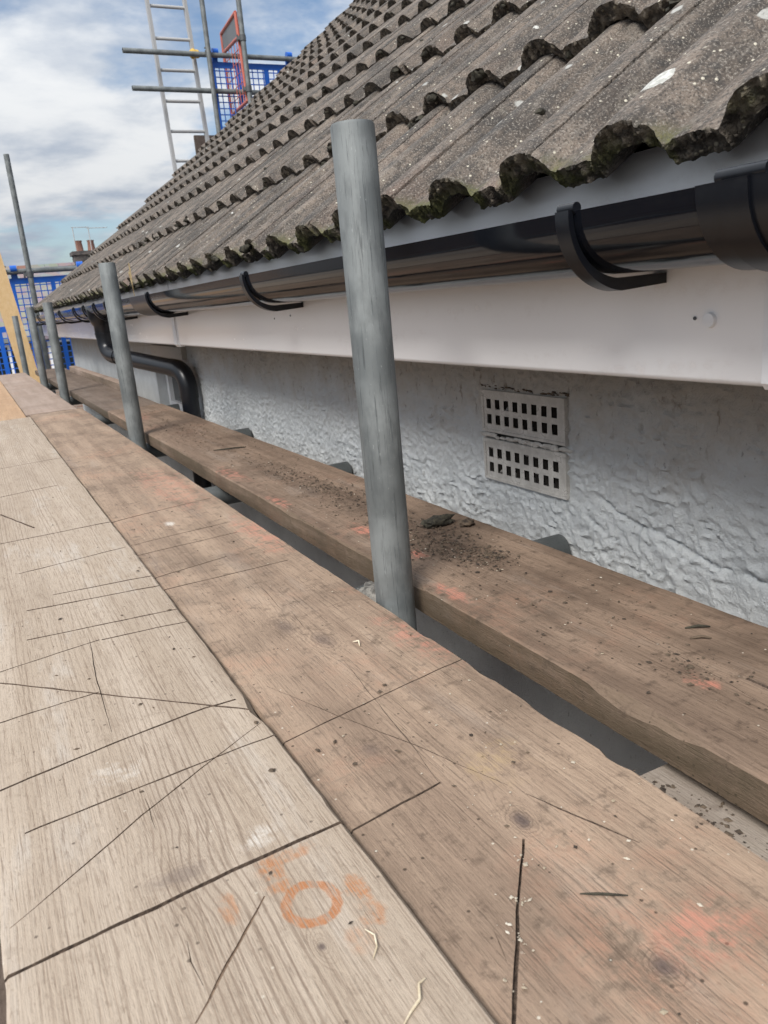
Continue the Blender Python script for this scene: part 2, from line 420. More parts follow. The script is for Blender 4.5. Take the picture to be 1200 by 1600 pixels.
class MB:
    """collects shapes into one mesh"""
    def __init__(self):
        self.v, self.f = [], []

    def add(self, vs, fs):
        b = len(self.v)
        self.v += [tuple(p) for p in vs]
        self.f += [tuple(i + b for i in f) for f in fs]
        return self

    def box(self, x0, x1, y0, y1, z0, z1):
        vs = [(x, y, z) for x in (x0, x1) for y in (y0, y1) for z in (z0, z1)]
        return self.add(vs, [(0, 1, 3, 2), (4, 6, 7, 5), (0, 4, 5, 1), (2, 3, 7, 6), (0, 2, 6, 4), (1, 5, 7, 3)])

    def bar(self, a, b, w, d, up=(0, 0, 1)):
        """rectangular bar between a and b"""
        a, b = Vector(a), Vector(b)
        t = (b - a).normalized()
        s = t.cross(Vector(up))
        if s.length < 1e-4:
            s = t.cross(Vector((0, 1, 0)))
        s.normalize()
        u = s.cross(t)
        vs = [p + s * i * w / 2 + u * j * d / 2 for p in (a, b) for i, j in ((-1, -1), (1, -1), (1, 1), (-1, 1))]
        return self.add(vs, [(3, 2, 1, 0), (4, 5, 6, 7)] + [(i, (i + 1) % 4, 4 + (i + 1) % 4, 4 + i) for i in range(4)])

    def sweep(self, path, rad, seg=20, hollow=None, cap=True):
        path = [Vector(p) for p in path]
        n = len(path)
        rads = rad if isinstance(rad, (list, tuple)) else [rad] * n
        t0 = (path[1] - path[0]).normalized()
        s = t0.cross(Vector((0.13, 0.2, 0.97)))
        if s.length < 0.05:
            s = t0.cross(Vector((1, 0, 0)))
        s.normalize()
        rings = []
        for i, p in enumerate(path):
            if i == 0: t = path[1] - path[0]
            elif i == n - 1: t = path[-1] - path[-2]
            else: t = (path[i] - path[i - 1]).normalized() + (path[i + 1] - path[i]).normalized()
            t.normalize()
            s = (s - t * s.dot(t)).normalized()
            u = t.cross(s)
            rings.append([(p, s, u)])
        def ring(i, r):
            p, s, u = rings[i][0]
            return [p + s * math.cos(2 * math.pi * j / seg) * r + u * math.sin(2 * math.pi * j / seg) * r for j in range(seg)]
        vs, fs = [], []
        for i in range(n):
            vs += ring(i, rads[i])
        for i in range(n - 1):
            for j in range(seg):
                fs.append((i * seg + j, i * seg + (j + 1) % seg, (i + 1) * seg + (j + 1) % seg, (i + 1) * seg + j))
        if hollow:
            b = len(vs)
            for i in range(n):
                vs += ring(i, rads[i] - hollow)
            for i in range(n - 1):
                for j in range(seg):
                    fs.append((b + i * seg + j, b + (i + 1) * seg + j, b + (i + 1) * seg + (j + 1) % seg, b + i * seg + (j + 1) % seg))
            for j in range(seg):
                fs.append((j, b + j, b + (j + 1) % seg, (j + 1) % seg))
                e = (n - 1) * seg
                fs.append((e + j, e + (j + 1) % seg, b + e + (j + 1) % seg, b + e + j))
        elif cap:
            fs.append(tuple(reversed(range(seg))))
            fs.append(tuple(range((n - 1) * seg, n * seg)))
        return self.add(vs, fs)

    def tube(self, a, b, r, seg=20, hollow=None):
        return self.sweep([a, b], r, seg, hollow)

    def lump(self, c, r, sq=(1, 1, 1), amp=0.35, sub=1, seed=0.0):
        bm = bmesh.new()
        bmesh.ops.create_icosphere(bm, subdivisions=sub, radius=1.0)
        vs = []
        for v in bm.verts:
            d = 1.0 + amp * noise.noise(v.co * 1.7 + Vector((seed, seed * 0.37, c[0] * 40)))
            if sub > 1:
                d += amp * 0.7 * noise.noise(v.co * 6.0 + Vector((seed, 3, 1)))
            vs.append((c[0] + v.co.x * d * r * sq[0], c[1] + v.co.y * d * r * sq[1], c[2] + v.co.z * d * r * sq[2]))
        bm.verts.index_update()
        fs = [tuple(v.index for v in f.verts) for f in bm.faces]
        bm.free()
        return self.add(vs, fs)

    def build(self, name, material, parent=None, smooth=35, loc=None):
        return link(name, mesh(self.v, self.f), material, parent, smooth, loc)


def bevelled_box(x0, x1, y0, y1, z0, z1, w=0.004, seg=2):
    me = MB().box(x0, x1, y0, y1, z0, z1)
    me = mesh(me.v, me.f)
    bm = bmesh.new()
    bm.from_mesh(me)
    bmesh.ops.recalc_face_normals(bm, faces=bm.faces)
    bmesh.ops.bevel(bm, geom=list(bm.edges), offset=w, segments=seg, affect='EDGES', profile=0.5)
    bm.to_mesh(me)
    bm.free()
    return me


# ------------------------------------------------------------------ setting
GZ = -4.7
tag(link('ground', mesh([(-900, -900, GZ), (900, -900, GZ), (900, 1500, GZ), (-900, 1500, GZ)], [(0, 1, 2, 3)]), M['concrete'], smooth=0), kind='structure')

# ==================================================================== HOUSE
WX = 0.80                 # wall face
FX = 0.615                # fascia face
house = empty('house', (WX, 0.0, GZ), 'white rendered house wall and tiled roof with black guttering along its eaves', 'house')
PARENT_POS['house'] = tuple(house.location)

AB = [(0.960, 1.188, 0.105, 0.180), (0.960, 1.188, 0.018, 0.093)]   # the two air bricks: y0 y1 z0 z1
crack = [(0.90, 0.033), (0.875, 0.025), (0.811, 0.005), (0.74, -0.002), (0.692, -0.017), (0.60, -0.02)]


def seg_dist(px, py, a, b):
    ax, ay = a; bx, by = b
    dx, dy = bx - ax, by - ay
    t = max(0, min(1, ((px - ax) * dx + (py - ay) * dy) / (dx * dx + dy * dy)))
    return math.hypot(px - ax - t * dx, py - ay - t * dy)


# near wall: trowelled render as real relief
Y0, Y1, Z0, Z1, ST = 0.35, 3.42, -0.30, 0.262, 0.0034
ny, nz = int((Y1 - Y0) / ST), int((Z1 - Z0) / ST)
vs, fs = [], []
for j in range(nz + 1):
    z = Z0 + (Z1 - Z0) * j / nz
    for i in range(ny + 1):
        y = Y0 + (Y1 - Y0) * i / ny
        p = Vector((y * 1.0, z * 1.25, 0.0))
        w = Vector((noise.noise(p * 30), noise.noise(p * 30 + Vector((9, 4, 2))), 0)) * 0.016
        a = noise.noise((p + w) * 42)
        b = noise.noise((p + w * 0.7) * 105 + Vector((3, 8, 1)))
        ridge = max(0.0, 1.0 - abs(a) * 3.2) ** 1.5
        low = noise.noise(p * 7 + Vector((5, 5, 5)))
        amp = 0.6 + 0.6 * max(0.0, min(1.0, 0.55 + low * 1.2))
        h = (0.0044 * ridge + 0.0034 * b + 0.0024 * low + 0.0011 * noise.noise(p * 240)) * amp
        for q in range(len(crack) - 1):
            d = seg_dist(y + noise.noise(p * 45) * 0.006, z + noise.noise(p * 45 + Vector((7, 1, 1))) * 0.006, crack[q], crack[q + 1])
            if d < 0.006:
                h -= 0.006 * (1 - d / 0.006)
        ym, zm = y, z
        vs.append((WX - h, ym, zm))
for j in range(nz):
    for i in range(ny):
        y = Y0 + (Y1 - Y0) * (i + 0.5) / ny
        z = Z0 + (Z1 - Z0) * (j + 0.5) / nz
        if 0.965 < y < 1.183 and 0.023 < z < 0.175:
            continue
        b = j * (ny + 1) + i
        fs.append((b, b + ny + 1, b + ny + 2, b + 1))
wall = link('wall', mesh(vs, fs), M['render'], house, 60)

# rest of the walls with the window opening
WY0, WY1, WZ0, WZ1 = 3.44, 4.06, -0.095, 0.135
YE = 7.46
mb = MB()


def rect(y0, y1, z0, z1, x=WX):
    mb.add([(x, y0, z0), (x, y0, z1), (x, y1, z1), (x, y1, z0)], [(0, 1, 2, 3)])


rect(-3.0, Y0, GZ, Z1); rect(Y0, Y1, GZ, Z0); rect(Y1, WY0, GZ, Z1)
rect(WY0, WY1, GZ, WZ0); rect(WY0, WY1, WZ1, Z1); rect(WY1, YE, GZ, Z1)
D = 0.075
mb.add([(WX, WY1, WZ0), (WX, WY1, WZ1), (WX + D, WY1, WZ1), (WX + D, WY1, WZ0)], [(0, 1, 2, 3)])
mb.add([(WX, WY0, WZ0), (WX, WY0, WZ1), (WX + D, WY0, WZ1), (WX + D, WY0, WZ0)], [(3, 2, 1, 0)])
mb.add([(WX, WY0, WZ1), (WX, WY1, WZ1), (WX + D, WY1, WZ1), (WX + D, WY0, WZ1)], [(0, 1, 2, 3)])
mb.add([(WX, WY0, WZ0), (WX, WY1, WZ0), (WX + D, WY1, WZ0), (WX + D, WY0, WZ0)], [(3, 2, 1, 0)])
TH, GA = R(37.5), 0.345            # roof pitch and gauge
TX0, TZ0 = 0.566, 0.4450             # underside of the first course's front edge
NC = 13
RX = TX0 + NC * GA * math.cos(TH) + 0.05
RZ = TZ0 + NC * GA * math.sin(TH) + 0.05
BX = 2 * RX - WX                   # back wall
mb.add([(WX, YE, GZ), (WX, YE, 0.26), (WX, YE, 0.5), (RX, YE, RZ - 0.10), (BX, YE, 0.5), (BX, YE, GZ)], [(0, 1, 2, 3, 4, 5)])
mb.add([(WX, -3, GZ), (WX, -3, 0.5), (RX, -3, RZ - 0.10), (BX, -3, 0.5), (BX, -3, GZ)], [(4, 3, 2, 1, 0)])
mb.add([(BX, -3, GZ), (BX, -3, 0.5), (BX, YE, 0.5), (BX, YE, GZ)], [(0, 1, 2, 3)])
mb.build('wall', M['render'], house, 0)

# window
win = MB()
fx = WX + 0.045
for (a, b, c, d) in ((WY0 + .001, WY1 - .001, WZ0 + .001, WZ0 + 0.030), (WY0 + .001, WY1 - .001, WZ1 - 0.035, WZ1 - .001), (WY0 + .001, WY0 + 0.045, WZ0 + 0.03, WZ1 - 0.035), (WY1 - 0.045, WY1 - .001, WZ0 + 0.03, WZ1 - 0.035)):
    win.box(fx, fx + 0.05, a, b, c, d)
window = win.build('window', M['pvc_white'], house, 0)
MB().box(fx + 0.02, fx + 0.026, WY0 + 0.04, WY1 - 0.04, WZ0 + 0.025, WZ1 - 0.03).build('pane', M['glass'], window, 0)
MB().box(WX - 0.022, WX - 0.001, 3.36, 3.98, 0.165, 0.215).build('lintel_board', M['soffit'], house, 0)

# air bricks: pierced face with real cells
for (a, b, c, d) in AB:
    mb = MB()
    cells = MB()
    cells2 = MB()
    xf, xb, xe = WX - 0.006, WX + 0.05, WX + 0.055
    w = (b - a)
    ys = [a]
    for q in range(8):
        y = a + 0.020 + q * 0.0256
        ys += [y, y + 0.0135]
    ys.append(b)
    zs = [c, c + 0.0150, c + 0.0320, c + 0.0420, c + 0.0590, d]
    def jig(y, z):
        return 0.0006 * noise.noise(Vector((y * 90, z * 90, 2)))
    for i in range(len(ys) - 1):
        for j in range(len(zs) - 1):
            y0, y1, z0, z1 = ys[i], ys[i + 1], zs[j], zs[j + 1]
            hole = (i % 2 == 1) and (j in (1, 3))
            if not hole:
                q = [(y0, z0), (y0, z1), (y1, z1), (y1, z0)]
                mb.add([(xf + jig(*p), p[0], p[1]) for p in q], [(0, 1, 2, 3)])
            else:
                q = [(y0, z0), (y0, z1), (y1, z1), (y1, z0)]
                if random.random() < 0.5:
                    cells2.lump((xf + 0.008, random.choice((y0, y1)), random.choice((z0, z1))), 0.0045, (1, 1, 1.2), 0.5, 1, i + j * 9)
                cells.add([(xf + 0.003, p[0], p[1]) for p in q] + [(xb, p[0], p[1]) for p in q],
                       [(i2, 4 + i2, 4 + (i2 + 1) % 4, (i2 + 1) % 4) for i2 in range(4)])
    for (p, q) in (((a, c), (a, d)), ((a, d), (b, d)), ((b, d), (b, c)), ((b, c), (a, c))):
        mb.add([(xf + jig(*p), p[0], p[1]), (xf + jig(*q), q[0], q[1]), (xe, q[0], q[1]), (xe, p[0], p[1])], [(3, 2, 1, 0)])
    # raised rim
    for (y0, y1, z0, z1) in ((a, b, d - 0.007, d), (a, b, c, c + 0.006), (a, a + 0.007, c + 0.006, d - 0.007), (b - 0.007, b, c + 0.006, d - 0.007)):
        mb.box(xf - 0.0015, xf + 0.002, y0 + .0005, y1 - .0005, z0 + .0005, z1 - .0005)
    ab = mb.build('air_brick', M['airbrick'], house, 30)
    cells.box(xb + 0.001, xb + 0.012, a + 0.002, b - 0.002, c + 0.002, d - 0.002)
    cells.build('cavity', M['dark_hole'], ab, 0)
    tag(cells2.build('paint_clogging', M['airbrick'], ab, 60), kind='stuff')
mb = MB()
for q in range(60):
    y = random.uniform(0.955, 1.195)
    mb.lump((WX - 0.004, y, 0.0985 + random.uniform(-.002, .002)), random.uniform(0.003, 0.005), (0.7, 2.2, 0.9), 0.5, 1, q)
mb.build('mortar_joint', M['airbrick'], house, 60)
mb = MB()
for q in range(70):
    y = random.uniform(0.955, 1.20)
    mb.lump((WX - 0.002, y, 0.184 + random.uniform(-.002, .004)), random.uniform(0.001, 0.0028), (0.7, 3.0, 0.7), 0.5, 1, q)
mb.build('dirt_line', M['crumb'], house, 60)['kind'] = 'stuff'

# fascia and soffit
FZ0, FZ1 = 0.250, 0.470
def fascia(y0, y1):
    prof = [(FX + 0.018, FZ1), (FX, FZ1), (FX, FZ0 + 0.006), (FX + 0.002, FZ0 + 0.002), (FX + 0.006, FZ0), (FX + 0.018, FZ0)]
    ystations = [y0 + (y1 - y0) * i / 40 for i in range(41)]
    vs = [(x + 0.0012 * noise.noise(Vector((y * 1.3, z * 4, 1))), y, z) for y in ystations for x, z in prof]
    n = len(prof)
    fs = [(i * n + j, i * n + (j + 1) % n, (i + 1) * n + (j + 1) % n, (i + 1) * n + j) for i in range(len(ystations) - 1) for j in range(n)]
    fs += [tuple(reversed(range(n))), tuple(range(len(vs) - n, len(vs)))]
    return link('fascia_board', mesh(vs, fs), M['pvc_white'], house, 40)


fascia(0.475, 2.695); fascia(2.702, 7.70); fascia(-2.5, 0.470)
MB().add([(x, y, z) for y in (2.672, 2.716) for x, z in ((FX - 0.0035, FZ0 + 0.17), (FX - 0.0035, FZ0 + 0.004), (FX + 0.003, FZ0 - 0.0045), (FX + 0.02, FZ0 - 0.0045), (FX + 0.02, FZ0 - 0.002), (FX - 0.0005, FZ0 + 0.17))],
         [(0, 1, 7, 6), (1, 2, 8, 7), (2, 3, 9, 8), (3, 4, 10, 9), (5, 0, 6, 11), (0, 5, 4, 3, 2, 1), (6, 7, 8, 9, 10, 11)]).build('joint_trim', M['pvc_white'], house, 0)
MB().add([(x, y, z) for y in (0.440, 0.476) for x, z in ((FX - 0.0022, FZ0 + 0.17), (FX - 0.0022, FZ0 + 0.004), (FX + 0.003, FZ0 - 0.002), (FX + 0.02, FZ0 - 0.002), (FX + 0.02, FZ0 - 0.001), (FX - 0.0005, FZ0 + 0.17))],
         [(0, 1, 7, 6), (1, 2, 8, 7), (2, 3, 9, 8), (3, 4, 10, 9), (5, 0, 6, 11), (0, 5, 4, 3, 2, 1), (6, 7, 8, 9, 10, 11)]).build('joint_trim', M['pvc_white'], house, 0)
MB().box(FX + 0.018, WX + 0.02, -2.5, 7.7, 0.262, 0.270).build('soffit', M['soffit'], house, 0)
mb = MB().sweep([(FX - 0.0045, 0.534, 0.309), (FX - 0.004, 0.534, 0.309), (FX + 0.001, 0.534, 0.309)], [0.004, 0.0066, 0.0072], 20)
mb.build('screw_cap', M['pvc_white'], house, 60)
for (y, z) in ((0.552, 0.311), (1.62, 0.33), (1.72, 0.325)):
    MB().tube((FX - 0.0012, y, z), (FX + 0.002, y, z), 0.0018, 8).build('nail_head', M['coupler'], house, 0)

# ---------------------------------------------------------------- roof tiles
DEL = math.asin(0.030 / GA)
TP = TH - DEL                      # tilt of a single tile
TV = Vector((math.cos(TP), 0, math.sin(TP)))
TW = Vector((-math.sin(TP), 0, math.cos(TP)))
SEAM = 0.71 - 0.30 * 2             # y of a seam


def roll(u):
    """height of the tile top above the pan; u measured from the seam"""
    d = min(abs(((u - 0.025 + 0.075) % 0.15) - 0.075), 0.075)
    if d < 0.046:                                   # broad dome with steep flanks
        return 0.0275 * (1 - (d / 0.046) ** 2.5)
    if d < 0.054:
        return -0.0022 * math.sin((d - 0.046) / 0.008 * math.pi)
    return 0.0012 * math.sin((d - 0.054) / 0.021 * math.pi / 2)


def tile_mesh(nu, vstat, seed, rough, caprows, t=0.0195):
    U = [0.0016 + (0.2970 - 0.0) * i / nu for i in range(nu + 1)]
    rng = random.Random(seed)
    ph = rng.uniform(0, 50)
    def top(u, v):
        h = t + roll(u)
        if nu > 40 and abs(u - 0.1505) < 0.0026:
            h -= 0.0035                              # moulded dummy joint on the second roll
        h += rough * (noise.noise(Vector((u * 60 + ph, v * 40, 0))) * 0.5 + noise.noise(Vector((u * 200 + ph, v * 200, 4))) * 0.35)
        if v < 0.005:
            h -= 0.0012 * (1 - v / 0.005)
        return h
    def bot(u, v):
        return max(roll(u) - 0.004, -0.002) - (0.0 if v > 0.05 else 0.004 * (1 - v / 0.05)) + rough * noise.noise(Vector((u * 50 + ph, v * 30, 9)))
    def front(u):
        b = 0.003 * noise.noise(Vector((u * 30 + ph, 1, 0))) + 0.003 * noise.noise(Vector((u * 90 + ph, 7, 0))) + 0.0022 * noise.noise(Vector((u * 300 + ph, 5, 0)))
        return b * (1.6 if rough > 0.0005 else 1.0)
    vs, fs = [], []
    n = nu + 1
    for v in vstat:
        for u in U:
            vv = v + (front(u) if v < 0.004 else front(u) * max(0, 1 - v / 0.03))
            vs.append((u, vv, top(u, v)))
    nv = len(vstat)
    for j in range(nv - 1):
        for i in range(nu):
            b = j * n + i
            fs.append((b, b + 1, b + n + 1, b + n))
    # front face, rough
    prev = [i for i in range(n)]
    for r in range(1, caprows + 1):
        f = r / caprows
        cur = []
        for i, u in enumerate(U):
            zt, zb = vs[i][2], bot(u, 0.0)
            vv = vs[i][1] + 0.007 * f
            if r < caprows and rough > 0.0003:
                vv += 0.0030 * noise.noise(Vector((u * 95 + ph, f * 3, 2))) + 0.0034 * noise.noise(Vector((u * 300 + ph, f * 9, 5)))
            zb += 0.003 * noise.noise(Vector((u * 120 + ph, 3.3, 1)))
            cur.append(len(vs))
            vs.append((u, vv, zt + (zb - zt) * f))
        for i in range(nu):
            fs.append((prev[i], cur[i], cur[i + 1], prev[i + 1]))
        prev = cur
    # underside
    last = []
    for i, u in enumerate(U):
        last.append(len(vs))
        vs.append((u, 0.42, bot(u, 0.42)))
    for i in range(nu):
        fs.append((prev[i], last[i], last[i + 1], prev[i + 1]))
    e = (nv - 1) * n
    for i in range(nu):
        fs.append((e + i, e + i + 1, last[i + 1], last[i]))
    # side walls
    for side, idx in ((0, 0), (1, nu)):
        loop = [j * n + idx for j in range(nv)]
        other = [last[idx], prev[idx]]
        f = loop + other
        fs.append(tuple(f) if side == 0 else tuple(reversed(f)))
    # interlock lip under the neighbour
    b = len(vs)
    h0 = t + roll(0.0)
    for v in (0.012, 0.42):
        vs += [(-0.016, v, h0 - 0.022), (0.004, v, h0 - 0.009), (0.004, v, h0 - 0.020), (-0.016, v, h0 - 0.030)]
    fs += [(b, b + 4, b + 5, b + 1), (b + 2, b + 6, b + 7, b + 3), (b, b + 1, b + 2, b + 3), (b + 4, b + 7, b + 6, b + 5), (b, b + 3, b + 7, b + 4)]
    me = mesh(vs, fs)
    bm = bmesh.new(); bm.from_mesh(me)
    bmesh.ops.recalc_face_normals(bm, faces=bm.faces)
    bm.to_mesh(me); bm.free()
    me.materials.append(M['tile'])
    me.polygons.foreach_set('use_smooth', [True] * len(me.polygons))
    me.set_sharp_from_angle(angle=R(48))
    return me


def course_origin(kc):
    return Vector((TX0 + kc * GA * math.cos(TH), 0, TZ0 + kc * GA * math.sin(TH)))


deck = MB()
off = Vector((-math.sin(TH), 0, math.cos(TH))) * -0.012
e0 = course_origin(0) + Vector((math.cos(TH), 0, math.sin(TH))) * 0.12 + off
e1 = Vector((RX, 0, RZ - 0.03))
e2 = Vector((2 * RX - e0.x, 0, e0.z))
for (p, q) in ((e0, e1), (e1, e2)):
    deck.add([(p.x, -2.9, p.z), (p.x, 7.74, p.z), (q.x, 7.74, q.z), (q.x, -2.9, q.z), (p.x, -2.9, p.z - 0.03), (p.x, 7.74, p.z - 0.03), (q.x, 7.74, q.z - 0.03), (q.x, -2.9, q.z - 0.03)],
             [(3, 2, 1, 0), (4, 5, 6, 7), (0, 1, 5, 4), (1, 2, 6, 5), (2, 3, 7, 6), (3, 0, 4, 7)])
roof = deck.build('roof', M['felt'], house, 0)

VN = [0.0, 0.004, 0.010, 0.018] + [0.03 + 0.315 * i / 34 for i in range(35)] + [0.42]
VF = [0.0, 0.006, 0.02, 0.12, 0.26, 0.42]
variants = [tile_mesh(26, VF, 100 + i, 0.0008, 2) for i in range(6)]
rest = MB()
rest_src = variants[0]
ntile = 0
tile_rot = Matrix((( 0, TV.x, TW.x, 0), (1, TV.y, TW.y, 0), (0, TV.z, TW.z, 0), (0, 0, 0, 1)))   # local x -> world y


def add_tile(me, kc, y, jitter):
    global ntile
    o = bpy.data.objects.new('roof_tile', me)
    p = course_origin(kc)
    rng = random.Random(kc * 1000 + int(y * 100))
    j = Matrix.Rotation(rng.uniform(-1, 1) * 0.006 * jitter, 4, 'Z') @ Matrix.Rotation(rng.uniform(-0.2, 1) * 0.007 * jitter, 4, 'X')
    mw = Matrix.Translation((p.x, y, p.z + rng.uniform(0, 0.0025))) @ tile_rot @ Matrix.Translation((0, rng.uniform(-0.006, 0.006) * jitter, 0)) @ j
    col.objects.link(o)
    o.parent = roof
    o.matrix_parent_inverse = Matrix.Identity(4)
    o.matrix_basis = Matrix.Translation((0, 0, 0)) @ mw
    ntile += 1
    return o


hidden = []
for kc in range(NC):
    X = course_origin(kc).x
    jn = 0
    y = SEAM - 0.30 * 9
    while y < 7.55:
        vis = (y + 0.32 > 0.72 * X - 0.08) and y > -0.05
        if vis:
            if kc <= 2 and y < 2.35 - 0.3 * kc:
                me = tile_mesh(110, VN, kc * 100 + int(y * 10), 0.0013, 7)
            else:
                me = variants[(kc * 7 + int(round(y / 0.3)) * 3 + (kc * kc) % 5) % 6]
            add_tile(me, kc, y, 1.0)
        else:
            hidden.append((kc, y))
        y += 0.30
sv = [tuple(v.co) for v in rest_src.vertices]
sf = [tuple(p.vertices) for p in rest_src.polygons]
for kc, y in hidden:
    p = course_origin(kc)
    mw = Matrix.Translation((p.x, y, p.z)) @ tile_rot
    rest.add([mw @ Vector(v) for v in sv], sf)
bk = Matrix.Translation((2 * RX, 0, 0)) @ Matrix.Scale(-1, 4, (1, 0, 0))
for kc in range(NC):
    p = course_origin(kc)
    a, b = p, p + TV * 0.42
    rest.add([bk @ Vector(q) for q in ((a.x, -2.6, a.z + .02), (a.x, 7.8, a.z + .02), (b.x, 7.8, b.z + .02), (b.x, -2.6, b.z + .02), (a.x, -2.6, a.z), (a.x, 7.8, a.z))], [(0, 1, 2, 3), (0, 1, 5, 4)])
ro = rest.build('tiling_beyond_view', M['tile'], roof, 45)
tag(ro, kind='stuff')
# ridge tiles
for i in range(12):
    y1 = 7.84 - i * 0.45
    mb = MB()
    ring = [(RX + 0.13 * math.cos(a), RZ - 0.03 + 0.105 * math.sin(a)) for a in [math.pi * q / 12 for q in range(13)]]
    ring2 = [(RX + 0.112 * math.cos(a), RZ - 0.03 + 0.087 * math.sin(a)) for a in [math.pi * q / 12 for q in range(13)]]
    n = 13
    pts = [(x, y, z) for y in (y1, y1 - 0.443) for x, z in ring] + [(x, y, z) for y in (y1, y1 - 0.443) for x, z in ring2]
    fcs = [(q, q + 1, n + q + 1, n + q) for q in range(n - 1)] + [(2 * n + q + 1, 2 * n + q, 3 * n + q, 3 * n + q + 1) for q in range(n - 1)] + [(q + 1, q, 2 * n + q, 2 * n + q + 1) for q in range(n - 1)] + [(n + q, n + q + 1, 3 * n + q + 1, 3 * n + q) for q in range(n - 1)]
    mb.add(pts, fcs).build('ridge_tile', M['tile'], roof, 40)

# moss cushions and lichen on the roof
def on_tile(kc, y, v, lift=0.0):
    p = course_origin(kc)
    u = (y - SEAM) % 0.30
    return Vector((p.x, y, p.z)) + TV * v + TW * (0.0195 + roll(u) + lift)


rng = random.Random(5)
mb = MB()
for q in range(520):
    kc = rng.choice([0, 0, 1, 1, 1, 2, 2, 3, 3, 4, 5, 6, 7, 8, 9])
    X = course_origin(kc).x
    y = rng.uniform(0.72 * X + 0.1, 7.7)
    u = (y - SEAM) % 0.15
    if rng.random() < 0.75:
        v = rng.uniform(-0.003, 0.012); r = rng.uniform(0.005, 0.012)
    else:
        v = rng.uniform(0.02, 0.32); r = rng.uniform(0.003, 0.008)
    if kc == 0 and y < 1.6 and v < 0.02:
        continue
    p = on_tile(kc, y, v, -0.003 if v > 0.02 else -0.012)
    mb.lump(p, r, (1.2, 1.2, 0.75), 0.6, 1 if y > 2.2 else 2, q)
tag(mb.build('moss', M['moss'], roof, 60), kind='stuff')
mb = MB()
def lichen(kc, y, v, ru, rv, seed):
    n = 18
    vs = [on_tile(kc, y, v, 0.0016)]
    for ring, s in ((1, 0.6), (2, 1.0)):
        for i in range(n):
            a = 2 * math.pi * i / n
            w = 1 + (0.22 * noise.noise(Vector((math.cos(a) * 1.5, math.sin(a) * 1.5, seed))) if ring == 2 else 0)
            vs.append(on_tile(kc, y + ru * s * w * math.cos(a), v + rv * s * w * math.sin(a), 0.0014 if ring == 1 else -0.0003))
    fs = [(0, 1 + i, 1 + (i + 1) % n) for i in range(n)] + [(1 + i, 1 + n + i, 1 + n + (i + 1) % n, 1 + (i + 1) % n) for i in range(n)]
    mb.add(vs, fs)
lichen(0, 0.588, 0.072, 0.020, 0.020, 1.0)
for q in range(170):
    kc = rng.choice([0, 1, 1, 2, 2, 3, 3, 4, 5, 6, 7])
    X = course_origin(kc).x
    lichen(kc, rng.uniform(0.78 * X + 0.1, 7.0), rng.uniform(0.02, 0.32), rng.uniform(0.002, 0.007), rng.uniform(0.003, 0.012), q * 1.3)
tag(mb.build('lichen', M['lichen'], roof, 60), kind='stuff')

# =================================================================== GUTTER
GX, GRZ, GR = 0.557, 0.4120, 0.0555
gut = empty('rain_gutter', (GX, 0.0, GRZ), 'black plastic half round gutter hung on brackets along the white fascia', 'gutter')
PARENT_POS['rain_gutter'] = tuple(gut.location)


def channel(y0, y1, r, t, sink=0.0):
    """half round trough with rolled front lip"""
    prof = []
    N = 22
    for i in range(N + 1):
        a = math.pi + math.pi * i / N
        prof.append((GX + r * math.cos(a), GRZ - sink + r * math.sin(a) * 0.98))
    prof = [(GX - r + 0.0045, GRZ + 0.001), (GX - r + 0.003, GRZ + 0.0035), (GX - r - 0.0005, GRZ + 0.003)] + prof + [(GX + r, GRZ + 0.006)]
    inner = []
    for i in range(N + 1):
        a = 2 * math.pi - math.pi * i / N
        inner.append((GX + (r - t) * math.cos(a), GRZ - sink + (r - t) * math.sin(a) * 0.98))
    prof = prof + [(GX + r - t, GRZ + 0.006)] + inner
    ny = max(2, int((y1 - y0) / 0.12))
    st = [y0 + (y1 - y0) * i / ny for i in range(ny + 1)]
    n = len(prof)
    vs = [(x, y, z + 0.0006 * noise.noise(Vector((y * 2, 0, 0)))) for y in st for x, z in prof]
    fs = [(i * n + j, (i + 1) * n + j, (i + 1) * n + (j + 1) % n, i * n + (j + 1) % n) for i in range(ny) for j in range(n)]
    fs += [tuple(range(n)), tuple(reversed(range(len(vs) - n, len(vs))))]
    return mesh(vs, fs)


def fixn(me):
    bm = bmesh.new(); bm.from_mesh(me)
    bmesh.ops.recalc_face_normals(bm, faces=bm.faces)
    bm.to_mesh(me); bm.free()
    return me


link('gutter_channel', fixn(channel(0.34, 2.60, GR, 0.0025)), M['pvc_black'], gut, 40)
link('gutter_channel', fixn(channel(2.62, 7.62, GR, 0.0025)), M['pvc_black'], gut, 40)
link('gutter_channel', fixn(channel(-2.4, 0.336, GR, 0.0025)), M['pvc_black'], gut, 40)
un = link('gutter_union', fixn(channel(0.285, 0.447, GR + 0.0060, 0.0035)), M['pvc_black_matt'], gut, 40)
link('raised_band', fixn(channel(0.400, 0.425, GR + 0.0085, 0.003)), M['pvc_black_matt'], un, 40)
MB().tube((GX - GR - 0.001, 0.430, GRZ + 0.006), (GX - GR - 0.001, 0.388, GRZ + 0.006), 0.0055, 14).build('clip', M['pvc_black_matt'], un)
link('gutter_union', fixn(channel(2.50, 2.75, GR + 0.0055, 0.0035)), M['pvc_black_matt'], gut, 40)


